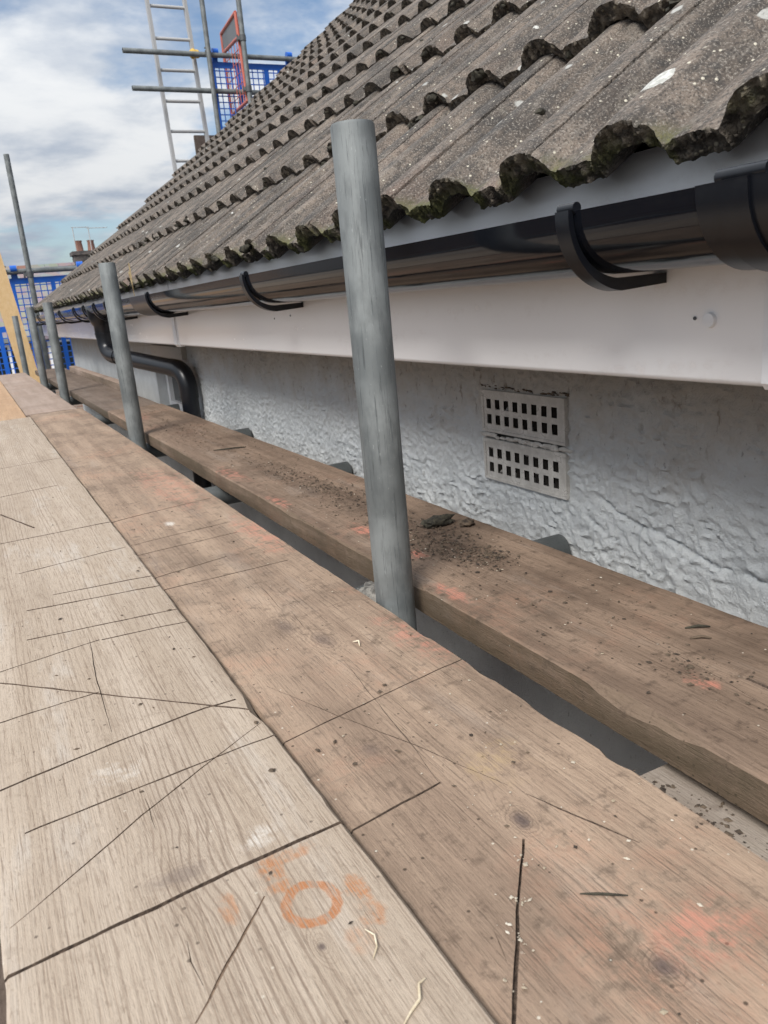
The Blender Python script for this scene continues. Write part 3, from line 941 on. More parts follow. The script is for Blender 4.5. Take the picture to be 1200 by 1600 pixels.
def bracket(y):
    w = 0.0092
    N = 16
    ro, ri = GR + 0.0072, GR + 0.0015
    outer, inn = [], []
    for i in range(N + 1):
        a = math.pi - 0.06 + (math.pi / 2 + 0.06) * i / N
        rr = ro + 0.007 * (i / N) ** 2
        outer.append((GX + rr * math.cos(a), GRZ + rr * math.sin(a)))
        ri2 = ri + 0.001 * (i / N)
        inn.append((GX + ri2 * math.cos(a), GRZ + ri2 * math.sin(a)))
    zt, zb = inn[-1][1], outer[-1][1]
    outer.append((FX - 0.001, zb + 0.003)); inn.append((FX - 0.001, zt + 0.001))
    prof = outer + inn[::-1]
    n = len(prof)
    vs = [(x, yy, z) for yy in (y - w, y + w) for x, z in prof]
    h = n // 2
    fs = [(j, n + j, n + (j + 1) % n, (j + 1) % n) for j in range(n)]
    for s in (0, n):
        for j in range(h - 1):
            q = (s + j, s + j + 1, s + n - 2 - j, s + n - 1 - j)
            fs.append(q if s == 0 else tuple(reversed(q)))
    mb = MB().add(vs, fs)
    mb.tube((GX - GR + 0.001, y - w - 0.002, GRZ + 0.0055), (GX - GR + 0.001, y + w + 0.0015, GRZ + 0.0055), 0.0050, 12)
    me = fixn(mesh(mb.v, mb.f))
    o = link('gutter_bracket', me, M['pvc_black_matt'], gut, 35)
    mb = MB().box(FX - 0.006, FX - 0.0005, y - 0.013, y + 0.013, GRZ - GR + 0.004, GRZ - 0.01)
    mb.build('back_plate', M['pvc_black_matt'], o, 0)


for y in (0.596, 1.548, 2.494, 3.30, 3.62, 3.95, 4.32, 5.0, 5.75, 6.5, 7.3):
    bracket(y)
# stop end
MB().add([(GX, 7.622, GRZ)] + [(GX + (GR + .004) * math.cos(math.pi + math.pi * i / 16), 7.622, GRZ + (GR + .004) * math.sin(math.pi + math.pi * i / 16)) for i in range(17)]
         + [(GX, 7.630, GRZ)] + [(GX + (GR + .004) * math.cos(math.pi + math.pi * i / 16), 7.630, GRZ + (GR + .004) * math.sin(math.pi + math.pi * i / 16)) for i in range(17)],
         [(0, i, i + 1) for i in range(1, 17)] + [(18, 18 + i + 1, 18 + i) for i in range(1, 17)] + [(i, 18 + i, 19 + i, i + 1) for i in range(1, 17)]).build('stop_end', M['pvc_black_matt'], gut, 40)

# downpipe with swan neck
dp = empty('downpipe', (0.745, 3.16, GZ), 'black plastic downpipe with swan neck bend beside the small window', 'downpipe')
PARENT_POS['downpipe'] = tuple(dp.location)


def bend(p0, p1, p2, n=10):
    p0, p1, p2 = Vector(p0), Vector(p1), Vector(p2)
    return [p0 * (1 - t) ** 2 + p1 * 2 * t * (1 - t) + p2 * t * t for t in [i / n for i in range(n + 1)]]


OY = 3.84
pr = 0.034
MB().sweep([(GX, OY, 0.40), (GX, OY, 0.36), (GX, OY, 0.335), (GX, OY, 0.325), (GX, OY, 0.275)], [0.058, 0.055, 0.045, 0.0385, 0.0385], 24).build('outlet', M['pvc_black_matt'], dp)
top = Vector((GX, OY, 0.20)); low = Vector((0.748, 3.20, 0.130))
dirn = (low - top).normalized()
MB().sweep([Vector((GX, OY, 0.285))] + bend((GX, OY, 0.26), top, top + dirn * 0.075) + [top + dirn * 0.11], 0.0365, 24).build('top_bend', M['pvc_black_matt'], dp)
MB().sweep([top + dirn * 0.08, low - dirn * 0.08], pr, 24).build('offset_pipe', M['pvc_black_matt'], dp)
MB().sweep([low - dirn * 0.11] + bend(low - dirn * 0.075, low, low + Vector((0, 0, -0.075))) + [low + Vector((0, 0, -0.11))], 0.0365, 24).build('lower_bend', M['pvc_black_matt'], dp)
MB().sweep([low + Vector((0, 0, -0.09)), (low.x, low.y, GZ + 0.05)], pr, 24).build('pipe', M['pvc_black_matt'], dp)
MB().box(WX - 0.06, WX - 0.008, low.y - 0.046, low.y + 0.046, -0.30, -0.27).build('pipe_clip', M['pvc_black_matt'], dp, 0)
mb = MB()
mb.sweep([(GX, OY, 0.295), (GX, OY, 0.290)], 0.0405, 24)
mb.build('collar', M['pvc_black_matt'], dp)

# dried leaf caught on the gutter edge
mb = MB()
lx, ly, lz = 0.503, 2.69, 0.418
mb.sweep([(lx, ly, lz), (lx, ly + 0.003, lz + 0.02), (lx - 0.002, ly - 0.004, lz + 0.035)], 0.0012, 6)
for s, hgt, ww in ((-1, 0.075, 0.006), (1, 0.05, 0.004)):
    pts = []
    for i in range(7):
        t = i / 6
        w = ww * math.sin(math.pi * min(1, t * 0.9 + 0.08))
        y = ly + s * 0.012 * t
        pts += [(lx - 0.002 * t, y - w, lz + 0.025 + hgt * t), (lx - 0.004 * t - 0.001, y + w, lz + 0.025 + hgt * t)]
    mb.add(pts, [(2 * i, 2 * i + 1, 2 * i + 3, 2 * i + 2) for i in range(6)])
tag(mb.build('dried_leaf', M['leaf'], None, 60, loc=(lx, ly, lz)), 'dried brown leaf sprig caught on the black gutter edge', 'leaf')


# ================================================================ SCAFFOLD BOARDS
def apply_boolean(me, cut):
    o = bpy.data.objects.new('tmp', me); c = bpy.data.objects.new('tmp_cut', cut)
    col.objects.link(o); col.objects.link(c)
    md = o.modifiers.new('b', 'BOOLEAN')
    md.operation = 'DIFFERENCE'; md.object = c; md.solver = 'EXACT'; md.use_self = True; md.material_mode = 'TRANSFER'
    dg = bpy.context.evaluated_depsgraph_get()
    res = bpy.data.meshes.new_from_object(o.evaluated_get(dg))
    bpy.data.objects.remove(o); bpy.data.objects.remove(c)
    return res


def board(name, x0, x1, y0, y1, zt, material, label, cuts=(), th=0.038, seed=0, chips=(), dens=None, tiltz=0.0, group='scaffold boards of the walkway'):
    """timber board along Y with worn edges; cuts = (polyline, width, depth) in world x, y"""
    st = []
    y = y0
    while y < y1:
        st.append(y)
        y += 0.012 if (-0.2 < y < 1.6) else 0.06
    st.append(y1)
    nx = 8
    vs = []
    for y in st:
        def ed(s):
            e = 0.0012 * noise.noise(Vector((y * 9, s * 5 + seed, 0))) + 0.0009 * noise.noise(Vector((y * 45, s * 5 + seed, 3)))
            return e
        def chip(s):
            c = 0.0
            for (cy, cl, cd, cs) in chips:
                if cs == s and abs(y - cy) < cl:
                    c = max(c, cd * (1 - abs(y - cy) / cl) ** 0.6)
            return c
        a, b = x0 + ed(1), x1 + ed(2)
        ca, cb = 0.0022 + chip(1) + 0.0012 * abs(noise.noise(Vector((y * 30, seed, 8)))), 0.0022 + chip(2) + 0.0012 * abs(noise.noise(Vector((y * 30, seed, 18))))
        zt2 = zt + tiltz * (y - y0)
        def top(x):
            return zt2 + 0.0012 * noise.noise(Vector((x * 6 + seed, y * 2, 1)))
        ring = [(a, zt2 - th * 0.5), (a, zt2 - ca * 1.2)]
        for i in range(nx + 1):
            x = (a + ca) + (b - cb - a - ca) * i / nx
            ring.append((x, top(x) - (0.0004 if i in (0, nx) else 0)))
        ring += [(b, zt2 - cb * 1.2), (b, zt2 - th * 0.5), (b - 0.002, zt2 - th + 0.0), ((a + b) / 2, zt2 - th), (a + 0.002, zt2 - th)]
        vs += [(x, y, z) for x, z in ring]
    n = len(ring)
    fs = [(i * n + j, (i + 1) * n + j, (i + 1) * n + (j + 1) % n, i * n + (j + 1) % n) for i in range(len(st) - 1) for j in range(n)]
    fs += [tuple(reversed(range(n))), tuple(range(len(vs) - n, len(vs)))]
    me = fixn(mesh(vs, fs))
    if cuts:
        mb = MB()
        cut_mat = []
        for (pts, w, dep) in cuts:
            # resample with a little wander so that the groove is not ruler straight
            P = []
            for i in range(len(pts) - 1):
                a, b = Vector((*pts[i], 0)), Vector((*pts[i + 1], 0))
                L = (b - a).length
                m = max(1, int(L / 0.012))
                for q in range(m):
                    P.append(a + (b - a) * q / m)
            P.append(Vector((*pts[-1], 0)))
            Q = []
            for i, p in enumerate(P):
                if 0 < i < len(P) - 1:
                    p = p + Vector((noise.noise(p * 40 + Vector((seed, 0, 0))), noise.noise(p * 40 + Vector((0, seed, 5))), 0)) * 0.0011
                Q.append(p)
            ringlist = []
            m = len(Q)
            for i, p in enumerate(Q):
                t = (Q[min(i + 1, m - 1)] - Q[max(i - 1, 0)]).normalized()
                s = Vector((-t.y, t.x, 0))
                f = min(1.0, 0.45 + 0.9 * min(i, m - 1 - i) / max(1, (m - 1) * 0.5)) if dep < 0.006 else 1.0
                hw = w * (0.72 if w < 0.002 else 1.0) * (0.62 + 0.25 * min(1.0, max(0.0, p.y - 0.6))) * f * max(0.35, 0.78 + 0.30 * noise.noise(p * 70) + 0.28 * noise.noise(p * 14 + Vector((seed, 2, 0))))
                zt2 = zt + tiltz * (p.y - y0)
                ringlist.append([p + s * hw + Vector((0, 0, zt2 + 0.012)), p - s * hw + Vector((0, 0, zt2 + 0.012)), p - s * hw * 0.6 + Vector((0, 0, zt2 - dep * f)), p + s * hw * 0.6 + Vector((0, 0, zt2 - dep * f))])
            vs2 = [v for r in ringlist for v in r]
            fs2 = [(i * 4 + j, i * 4 + (j + 1) % 4, (i + 1) * 4 + (j + 1) % 4, (i + 1) * 4 + j) for i in range(m - 1) for j in range(4)]
            fs2 += [(3, 2, 1, 0), tuple(range(4 * m - 4, 4 * m))]
            mb.add(vs2, fs2)
            cut_mat += [1 if dep < 0.0036 else 0] * len(fs2)
        cm = fixn(mesh(mb.v, mb.f))
        cm.materials.append(M['cut_grime'])
        cm.materials.append(M['cut_fresh'])
        for p in cm.polygons:
            p.material_index = cut_mat[p.index]
        me.materials.append(material)
        me = apply_boolean(me, cm)
    o = link(name, me, material, None, 30, loc=((x0 + x1) / 2, (y0 + y1) / 2, zt - th))
    return tag(o, label, 'board', group)


def feats_local(x0, x1, y0, y1, fl):
    cx, cy = (x0 + x1) / 2, (y0 + y1) / 2
    return [(x - cx, y - cy, rx, ry, c, s, r) for (x, y, rx, ry, c, s, r) in fl]


ORANGE = (0.40, 0.17, 0.07); PINK = (0.62, 0.24, 0.17); DIRT = (0.075, 0.05, 0.038); PALE = (0.70, 0.66, 0.60)
# --- bleached board nearest the left
ax = (-0.053, 0.171, -2.60, 3.52)  # near boards lengthened unseen behind the camera to shade the space below
fA = feats_local(*ax, [
    (0.121, 0.399, 0.0155, 0.0165, 'ring', 0.85, 0.25),
    (0.107, 0.432, 0.010, 0.016, 'stain', 0.75, 0.9), (0.124, 0.449, 0.018, 0.007, 'stain', 0.55, 0.9), (0.075, 0.425, 0.006, 0.014, 'stain', 0.55, 0.9),
    (0.151, 0.396, 0.008, 0.011, 'stain', 0.75, 0.9), (0.149, 0.374, 0.009, 0.013, 'stain', 0.6, 0.9), (0.136, 0.357, 0.010, 0.010, 'stain', 0.3, 0.9),
    (0.054, 0.470, 0.022, 0.012, 'knot', 0.4, 1.0), (0.113, 0.478, 0.016, 0.012, PALE, 0.6, 0.8), (0.113, 0.364, 0.003, 0.004, 'knot', 0.9, 0.3), (0.04, 0.62, 0.02, 0.02, PALE, 0.4, 1.2)])
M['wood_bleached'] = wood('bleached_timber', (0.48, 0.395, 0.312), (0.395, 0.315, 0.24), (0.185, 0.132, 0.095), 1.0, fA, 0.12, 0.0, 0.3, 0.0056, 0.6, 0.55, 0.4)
SA = 0.0032
cutsA = [([(-0.075, 0.441), (0.01, 0.448), (0.086, 0.455), (0.185, 0.462)], 0.0040, 0.014),
         ([(-0.075, 0.648), (0.052, 0.673), (0.13, 0.685), (0.160, 0.684)], SA, 0.008),
         ([(-0.033, 0.581), (0.053, 0.590), (0.185, 0.603)], 0.0028, 0.006),
         ([(-0.075, 0.912), (0.072, 0.753), (0.166, 0.656)], 0.0030, 0.007),
         ([(0.166, 0.628), (0.046, 0.552), (-0.011, 0.509), (-0.048, 0.484)], 0.0022, 0.0016),
         ([(0.098, 0.421), (0.036, 0.353)], 0.0034, 0.0012),
         ([(-0.075, 0.776), (0.049, 0.783)], 0.0024, 0.006), ([(-0.075, 0.897), (0.069, 0.923)], 0.0026, 0.006),
         ([(0.001, 1.273), (0.163, 1.298)], 0.003, 0.006), ([(0.001, 1.09), (0.185, 1.065)], 0.004, 0.009),
         ([(0.037, 1.133), (0.185, 1.117)], 0.0035, 0.008), ([(-0.006, 0.981), (0.185, 0.958)], 0.0035, 0.008),
         ([(0.071, 0.921), (0.185, 0.909)], 0.003, 0.007), ([(-0.017, 1.481), (0.185, 1.487)], 0.004, 0.008),
         ([(-0.008, 1.725), (0.044, 1.551)], 0.004, 0.006),
         ([(0.059, 0.931), (0.051, 0.819), (0.047, 0.693)], 0.0016, 0.004), ([(0.053, 0.572), (0.052, 0.530)], 0.0011, 0.003),
         ([(0.046, 0.412), (0.0445, 0.395), (0.046, 0.375)], 0.0012, 0.003),
         ([(-0.04, 1.90), (0.12, 1.93)], 0.004, 0.006), ([(0.0, 2.3), (0.185, 2.33)], 0.004, 0.006)]
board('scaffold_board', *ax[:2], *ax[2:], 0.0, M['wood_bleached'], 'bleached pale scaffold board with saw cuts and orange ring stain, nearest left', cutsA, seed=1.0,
      chips=((0.655, 0.03, 0.005, 2),))
# --- worn brown board
bx = (0.1735, 0.388, -2.60, 3.66)
fB = feats_local(*bx, [
    (0.289, 0.776, 0.012, 0.026, 'knot', 0.55, 0.6), (0.267, 0.839, 0.012, 0.03, 'knot', 0.5, 0.6), (0.282, 0.401, 0.0075, 0.012, 'knot', 0.85, 0.8),
    (0.270, 0.257, 0.008, 0.010, 'knot', 0.8, 0.8), (0.234, 0.544, 0.012, 0.016, 'knot', 0.4, 1.0),
    (0.372, 1.235, 0.03, 0.14, PINK, 0.5, 1.2), (0.373, 0.72, 0.022, 0.08, PINK, 0.45, 1.2), (0.31, 0.262, 0.03, 0.02, PINK, 0.5, 1.2), (0.33, 1.74, 0.05, 0.25, PINK, 0.38, 1.2),
    (0.26, 1.413, 0.008, 0.02, PALE, 0.75, 1.0), (0.307, 0.47, 0.03, 0.03, (0.46, 0.33, 0.16), 0.4, 1.2)])
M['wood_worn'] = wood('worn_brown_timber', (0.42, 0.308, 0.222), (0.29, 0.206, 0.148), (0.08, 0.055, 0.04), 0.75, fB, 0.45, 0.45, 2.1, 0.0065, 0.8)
cutsB = [([(0.16, 1.509), (0.374, 1.553)], 0.0032, 0.007), ([(0.167, 1.326), (0.353, 1.345)], 0.003, 0.005), ([(0.16, 1.26), (0.343, 1.271)], 0.003, 0.006),
         ([(0.16, 1.126), (0.289, 1.153)], 0.003, 0.006), ([(0.16, 1.068), (0.358, 1.068)], 0.003, 0.007),
         ([(0.16, 0.594), (0.275, 0.619), (0.395, 0.641)], 0.0024, 0.007), ([(0.16, 0.455), (0.258, 0.471)], 0.0026, 0.007),
         ([(0.198, 0.707), (0.237, 0.603), (0.268, 0.526), (0.298, 0.438)], 0.0019, 0.005), ([(0.303, 0.422), (0.316, 0.382), (0.332, 0.337)], 0.002, 0.005),
         ([(0.271, 0.383), (0.236, 0.342), (0.176, 0.266)], 0.0032, 0.006),
         ([(0.286, 0.714), (0.275, 0.619), (0.265, 0.528), (0.257, 0.473)], 0.0013, 0.004), ([(0.29, 0.608), (0.286, 0.525)], 0.001, 0.003),
         ([(0.332, 0.89), (0.332, 0.86), (0.377, 0.866)], 0.0013, 0.003), ([(0.29, 0.996), (0.28, 0.879)], 0.0013, 0.003), ([(0.289, 0.872), (0.284, 0.815)], 0.0013, 0.003),
         ([(0.267, 0.349), (0.265, 0.305)], 0.0009, 0.003), ([(0.208, 0.329), (0.201, 0.306)], 0.0009, 0.003)]
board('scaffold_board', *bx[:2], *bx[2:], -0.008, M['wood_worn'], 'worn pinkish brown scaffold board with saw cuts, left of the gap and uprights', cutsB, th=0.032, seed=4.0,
      chips=((0.60, 0.02, 0.003, 2), (0.50, 0.03, 0.003, 2), (0.42, 0.015, 0.004, 2), (0.72, 0.02, 0.003, 2)))
# --- dirty inner board by the wall
cx_ = (0.449, 0.668, -2.60, 3.36)
fC = feats_local(*cx_, [
    (0.502, 1.10, 0.016, 0.05, PINK, 0.8, 1.0), (0.507, 0.947, 0.014, 0.03, PINK, 0.85, 1.0), (0.468, 0.788, 0.014, 0.04, PINK, 0.6, 1.2), (0.526, 0.458, 0.012, 0.018, PINK, 0.8, 1.2),
    (0.462, 1.39, 0.014, 0.06, PINK, 0.6, 1.2), (0.47, 1.72, 0.02, 0.10, PINK, 0.5, 1.2), (0.50, 3.0, 0.04, 0.12, PINK, 0.4, 1.2),
    (0.56, 0.95, 0.045, 0.16, DIRT, 0.8, 1.3), (0.57, 1.42, 0.05, 0.30, DIRT, 0.75, 1.3), (0.54, 2.55, 0.06, 0.3, DIRT, 0.7, 1.3), (0.60, 1.03, 0.03, 0.06, DIRT, 0.5, 1.2), (0.64, 2.0, 0.03, 0.6, DIRT, 0.4, 1.2),
    (0.562, 0.424, 0.005, 0.012, DIRT, 0.9, 1.2), (0.535, 0.480, 0.012, 0.02, DIRT, 0.5, 1.4)])
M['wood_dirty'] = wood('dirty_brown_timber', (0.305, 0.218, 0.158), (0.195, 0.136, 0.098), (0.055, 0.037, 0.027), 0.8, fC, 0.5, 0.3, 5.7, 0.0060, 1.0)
cutsC = [([(0.551, 0.652), (0.555, 0.563), (0.546, 0.473), (0.535, 0.396), (0.53, 0.33)], 0.0013, 0.004), ([(0.467, 0.549), (0.465, 0.508)], 0.0011, 0.003),
         ([(0.463, 1.024), (0.509, 0.998)], 0.0022, 0.004), ([(0.561, 0.439), (0.562, 0.40)], 0.005, 0.006)]
board('scaffold_board', *cx_[:2], *cx_[2:], -0.002, M['wood_dirty'], 'dirty brown scaffold board beside the rendered wall, strewn with moss crumbs', cutsC, seed=9.0,
      chips=((0.47, 0.05, 0.008, 1), (0.42, 0.03, 0.005, 1), (0.85, 0.03, 0.003, 1), (1.3, 0.05, 0.003, 1)))
# --- further boards
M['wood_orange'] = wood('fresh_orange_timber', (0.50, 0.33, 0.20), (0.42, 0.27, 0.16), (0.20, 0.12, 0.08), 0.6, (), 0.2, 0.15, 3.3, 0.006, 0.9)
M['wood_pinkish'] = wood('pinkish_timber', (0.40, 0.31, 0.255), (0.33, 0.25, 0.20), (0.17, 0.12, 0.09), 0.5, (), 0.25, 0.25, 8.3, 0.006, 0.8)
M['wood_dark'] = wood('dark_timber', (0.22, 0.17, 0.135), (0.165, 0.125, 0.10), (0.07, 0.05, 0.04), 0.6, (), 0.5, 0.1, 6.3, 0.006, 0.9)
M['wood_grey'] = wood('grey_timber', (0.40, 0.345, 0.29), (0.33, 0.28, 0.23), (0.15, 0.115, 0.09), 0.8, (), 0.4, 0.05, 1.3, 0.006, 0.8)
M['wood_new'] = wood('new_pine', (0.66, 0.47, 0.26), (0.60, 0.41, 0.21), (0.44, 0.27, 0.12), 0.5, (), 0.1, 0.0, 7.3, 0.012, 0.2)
board('scaffold_board', -0.058, 0.158, 3.526, 7.05, -0.001, M['wood_orange'], 'orange tinted scaffold board butted beyond the bleached board', seed=11.0)
board('scaffold_board', 0.160, 0.368, 3.666, 7.05, -0.007, M['wood_pinkish'], 'pinkish grey scaffold board butted beyond the worn brown board', th=0.033, seed=12.0)
board('scaffold_board', 0.449, 0.668, 3.366, 7.15, -0.006, M['wood_dark'], 'dark scaffold board beyond the dirty inner board, under the thin batten', th=0.034, seed=13.0)
board('scaffold_board', -0.287, -0.062, -2.60, 3.50, -0.004, M['wood_grey'], 'grey scaffold board at the far left, left of the bleached board', th=0.035, seed=14.0)
board('scaffold_board', -0.287, -0.064, 3.51, 7.05, -0.004, M['wood_grey'], 'grey scaffold board at the far left, beyond the other grey one', th=0.035, seed=15.0)
board('scaffold_board', 0.400, 0.620, -1.4, 0.440, -0.054, M['wood_grey'], 'grey scaffold board end lying lower, showing in the gap at right', seed=16.0)
o = board('timber_batten', 0.640, 0.685, 4.15, 6.4, 0.0355, M['wood_pinkish'], 'thin pale timber batten lying on the dark board by the wall', th=0.040, seed=17.0, group='loose timber')
o['category'] = 'batten'

# ================================================================ SCAFFOLD TUBES
TR = 0.02415
SXC = 0.4135
def standard(y, top, lean, label, base=GZ):
    zs = [base, -1.0, -0.2, 0.0, top - 0.003, top]
    path = [Vector((SXC + lean[0] * z, y + lean[1] * z, z)) for z in zs]
    mb = MB().sweep(path, [TR] * 5 + [TR - 0.0012], 40, 0.004)
    o = mb.build('scaffold_standard', M['tube'], None, 40, loc=(SXC, y, base))
    return tag(o, label, 'scaffold tube', 'upright tubes between the boards')


standard(0.836, 0.537, (0.0, 0.004), 'thick galvanised upright tube in the foreground between the boards')
standard(2.55, 0.514, (-0.002, 0.0), 'pale galvanised upright tube beside the downpipe bend, second from the camera')
standard(4.62, 0.462, (0.0, -0.03), 'dark galvanised upright tube third from the camera')
standard(5.87, 0.470, (0.0, -0.02), 'galvanised upright tube fourth from the camera, just before the shortest one')
standard(7.72, 0.440, (0.0, -0.02), 'short upright tube farthest along, in front of the pale plank')
for y, lab in ((0.975, 'nearest'), (1.80, 'second nearest'), (2.60, 'third nearest'), (3.62, 'fourth nearest'), (4.70, 'fifth nearest'), (5.95, 'sixth nearest')):
    mb = MB().tube((-0.75, y, -0.0652), (0.790, y, -0.0652), TR, 28, 0.004)
    o = mb.build('scaffold_transom', M['tube_dark'], None, 40, loc=(0.0, y, -0.0652 - TR))
    tag(o, 'cross tube under the boards with its open end at the wall, %s' % lab, 'scaffold tube', 'cross tubes under the boards')
for x, zc, lab in ((SXC - 0.052, -0.125, 'inner'), (-0.72, -0.125, 'outer')):
    o = MB().tube((x, -1.5, zc), (x, 8.2, zc), TR, 24, 0.004).build('scaffold_ledger', M['tube'], None, 40, loc=(x, 3.0, zc))
    tag(o, '%s lengthwise tube below the cross tubes of the walkway' % lab, 'scaffold tube', 'lengthwise tubes')
o = MB().lump((0.440, 0.945, -0.052), 0.034, (0.85, 1.2, 0.55), 0.35, 3, 3.0).build('mortar_lump', M['mortar'], None, 60, loc=(0.440, 0.945, -0.07))
tag(o, 'crusty grey mortar lump on the cross tube behind the foreground upright', 'mortar')

# added lower boards, placed to block light bouncing up from the ground
for q in range(5):
    x0 = -0.72 + q * 0.228
    o = MB().box(x0, x0 + 0.222, -2.0, 7.2, -2.038, -2.0).build('scaffold_board', M['wood_dark'], None, 0, loc=(x0 + 0.11, 2.6, -2.038))  # added board, blocks light from the ground
    tag(o, 'added light-blocking board below the walkway, %s from the house' % ('fifth', 'fourth', 'third', 'second', 'first')[q], 'board', 'added boards below the walkway')

# ============================================================ FAR END OF THE WALKWAY
def coupler(name, p, axis, label, group='clamps on the far scaffold'):
    p = Vector(p)
    a = Vector(axis).normalized()
    mb = MB().sweep([p - a * 0.025, p + a * 0.025], 0.031, 16)
    s = a.cross(Vector((0.3, 0.9, 0.1))).normalized()
    mb.bar(p + s * 0.02, p + s * 0.055, 0.03, 0.03)
    mb.tube(p + s * 0.05 - a * 0.03, p + s * 0.05 + a * 0.03, 0.008, 8)
    return tag(mb.build(name, M['coupler'], None, 35, loc=tuple(p)), label, 'clamp', group)


def pole(a, b, label, group, name='scaffold_tube', m='tube_far', seg=20):
    a, b = Vector(a), Vector(b)
    return tag(MB().tube(a, b, TR, seg, 0.004).build(name, M[m], None, 40, loc=tuple(a)), label, 'scaffold tube', group)


def guard(x0, x1, z0, z1, y, label, bars):
    g = empty('brick_guard', ((x0 + x1) / 2, y, z0), label, 'brick guard', 'blue mesh brick guards')
    PARENT_POS[g.name] = tuple(g.location)
    f = MB()
    t = 0.016
    f.box(x0, x1, y - t / 2, y + t / 2, z1 - 0.055, z1)
    f.box(x0, x1, y - t / 2, y + t / 2, z0, z0 + 0.05)
    f.box(x0, x0 + 0.04, y - t / 2, y + t / 2, z0 + 0.05, z1 - 0.055)
    f.box(x1 - 0.04, x1, y - t / 2, y + t / 2, z0 + 0.05, z1 - 0.055)
    f.build('frame', M['blue'], g, 0)
    for x in bars:
        MB().box(x - 0.02, x + 0.02, y - t / 2 + .001, y + t / 2 - .001, z0 + 0.05, z1 - 0.055).build('upright_bar', M['blue'], g, 0)
    w = MB()
    x = x0 + 0.085
    while x < x1 - 0.05:
        w.box(x - 0.0045, x + 0.0045, y - 0.003, y + 0.003, z0 + 0.05, z1 - 0.055)
        x += 0.058
    z = z0 + 0.10
    while z < z1 - 0.07:
        w.box(x0 + 0.04, x1 - 0.04, y - 0.0045, y + 0.0045, z - 0.0045, z + 0.0045)
        z += 0.058
    w.build('mesh_grid', M['blue'], g, 0)
    for x in (x0 + 0.05, x1 - 0.06):
        h = MB()
        h.box(x - 0.028, x + 0.028, y - 0.012, y + 0.012, z1, z1 + 0.055)
        h.sweep([Vector((x - 0.028, y - 0.035, z1 + 0.080)), Vector((x + 0.028, y - 0.035, z1 + 0.080))], 0.034, 16)
        h.build('hook', M['blue'], g, 30)
    return g


guard(0.47, 1.17, -0.14, 0.785, 8.46, 'blue mesh brick guard at the walkway end, hooked on the low rail', (0.65, 0.845, 1.02))
guard(-0.30, 0.455, -0.14, 0.36, 8.58, 'lower blue mesh brick guard half hidden by the leaning pine plank', (-0.1, 0.15, 0.3))
pole((0.30, 8.425, 0.842), (1.62, 8.425, 0.838), 'horizontal rail tube carrying the low blue guard behind the walkway end', 'tubes of the gable scaffold')
pole((0.642, 8.25, GZ), (0.640, 8.25, 1.823), 'tall thin upright tube standing alone against the sky at left', 'tubes of the gable scaffold')
coupler('scaffold_clamp', (0.642, 8.25, 0.80), (0, 0, 1), 'dark clamp joining tall left upright to the low rail')
coupler('scaffold_clamp', (0.430, 8.42, 0.842), (1, 0, 0), 'dark clamp at the left end of the low rail')
# leaning pine plank
o = MB().bar((0.470, 8.05, -0.20), (0.335, 8.16, 1.12), 0.150, 0.036, up=(0, 1, 0)).build('pine_plank', M['wood_new'], None, 0, loc=(0.47, 8.05, -0.20))
tag(o, 'new pale pine plank leaning upright at the far end of the walkway', 'plank')
for x0, x1, zt, lab in ((-0.60, 0.30, -0.01, 'left'), (0.32, 1.4, -0.012, 'right')):
    pass
o = MB().box(0.30, 3.9, 7.92, 8.14, -0.240, -0.202).build('scaffold_board', M['wood_grey'], None, 0, loc=(2, 8.0, -0.24))
tag(o, 'grey scaffold board running across the gable end below the plank', 'board', 'scaffold boards of the walkway')

# ------------------------------------------------- gable scaffold seen above the verge
pole((1.862, 8.55, 2.786), (3.95, 8.55, 2.778), 'upper horizontal tube crossing the ladder above the roof verge', 'tubes of the gable scaffold')
pole((1.898, 8.55, 2.461), (3.95, 8.55, 2.446), 'lower horizontal tube crossing the ladder above the roof verge', 'tubes of the gable scaffold')
pole((2.686, 8.50, GZ), (2.684, 8.50, 4.4), 'upright tube just right of the ladder above the roof verge', 'tubes of the gable scaffold')
pole((2.893, 8.05, GZ), (2.898, 8.05, 4.3), 'upright tube behind the red gate above the roof verge', 'tubes of the gable scaffold')
coupler('scaffold_clamp', (2.685, 8.525, 2.785), (1, 0, 0), 'clamp where the upper rail meets the upright beside the ladder')
coupler('scaffold_clamp', (2.896, 8.05, 2.80), (0, 0, 1), 'upper clamp on the upright behind the red gate')
coupler('scaffold_clamp', (2.895, 8.05, 2.36), (0, 0, 1), 'lower clamp on the upright behind the red gate')
guard(2.72, 3.62, 1.80, 2.735, 8.60, 'blue mesh brick guard above the roof verge behind the red gate', (3.0, 3.30, 3.45))
# ladder
lad = empty('ladder', (2.42, 8.75, 1.3), 'aluminium ladder standing behind the roof verge, tied to the upper tube', 'ladder')
PARENT_POS['ladder'] = tuple(lad.location)
la, lb = Vector((2.275, 8.80, 1.25)), Vector((2.168, 8.62, 3.75))
ra, rb = Vector((2.672, 8.80, 1.25)), Vector((2.530, 8.62, 3.75))
MB().bar(la, lb, 0.030, 0.058, up=(0, 1, 0)).build('stile', M['alu'], lad, 0)
MB().bar(ra, rb, 0.030, 0.058, up=(0, 1, 0)).build('stile', M['alu'], lad, 0)
for i in range(9):
    z = 1.29 + 0.2755 * i
    t = (z - 1.25) / 2.5
    MB().tube(la.lerp(lb, t), ra.lerp(rb, t), 0.0155, 12).build('rung', M['alu'], lad)
o = MB().sweep([(2.573 + 0.030 * math.cos(a), 8.60 + 0.02 * math.sin(a), 2.80 + 0.02 * math.sin(a * 2)) for a in [2 * math.pi * q / 14 for q in range(14)]], 0.026, 10).build('ladder_strap', M['yellow'], None, 50, loc=(2.573, 8.6, 2.78))
tag(o, 'yellow strap tying the ladder to the upper horizontal tube', 'strap')
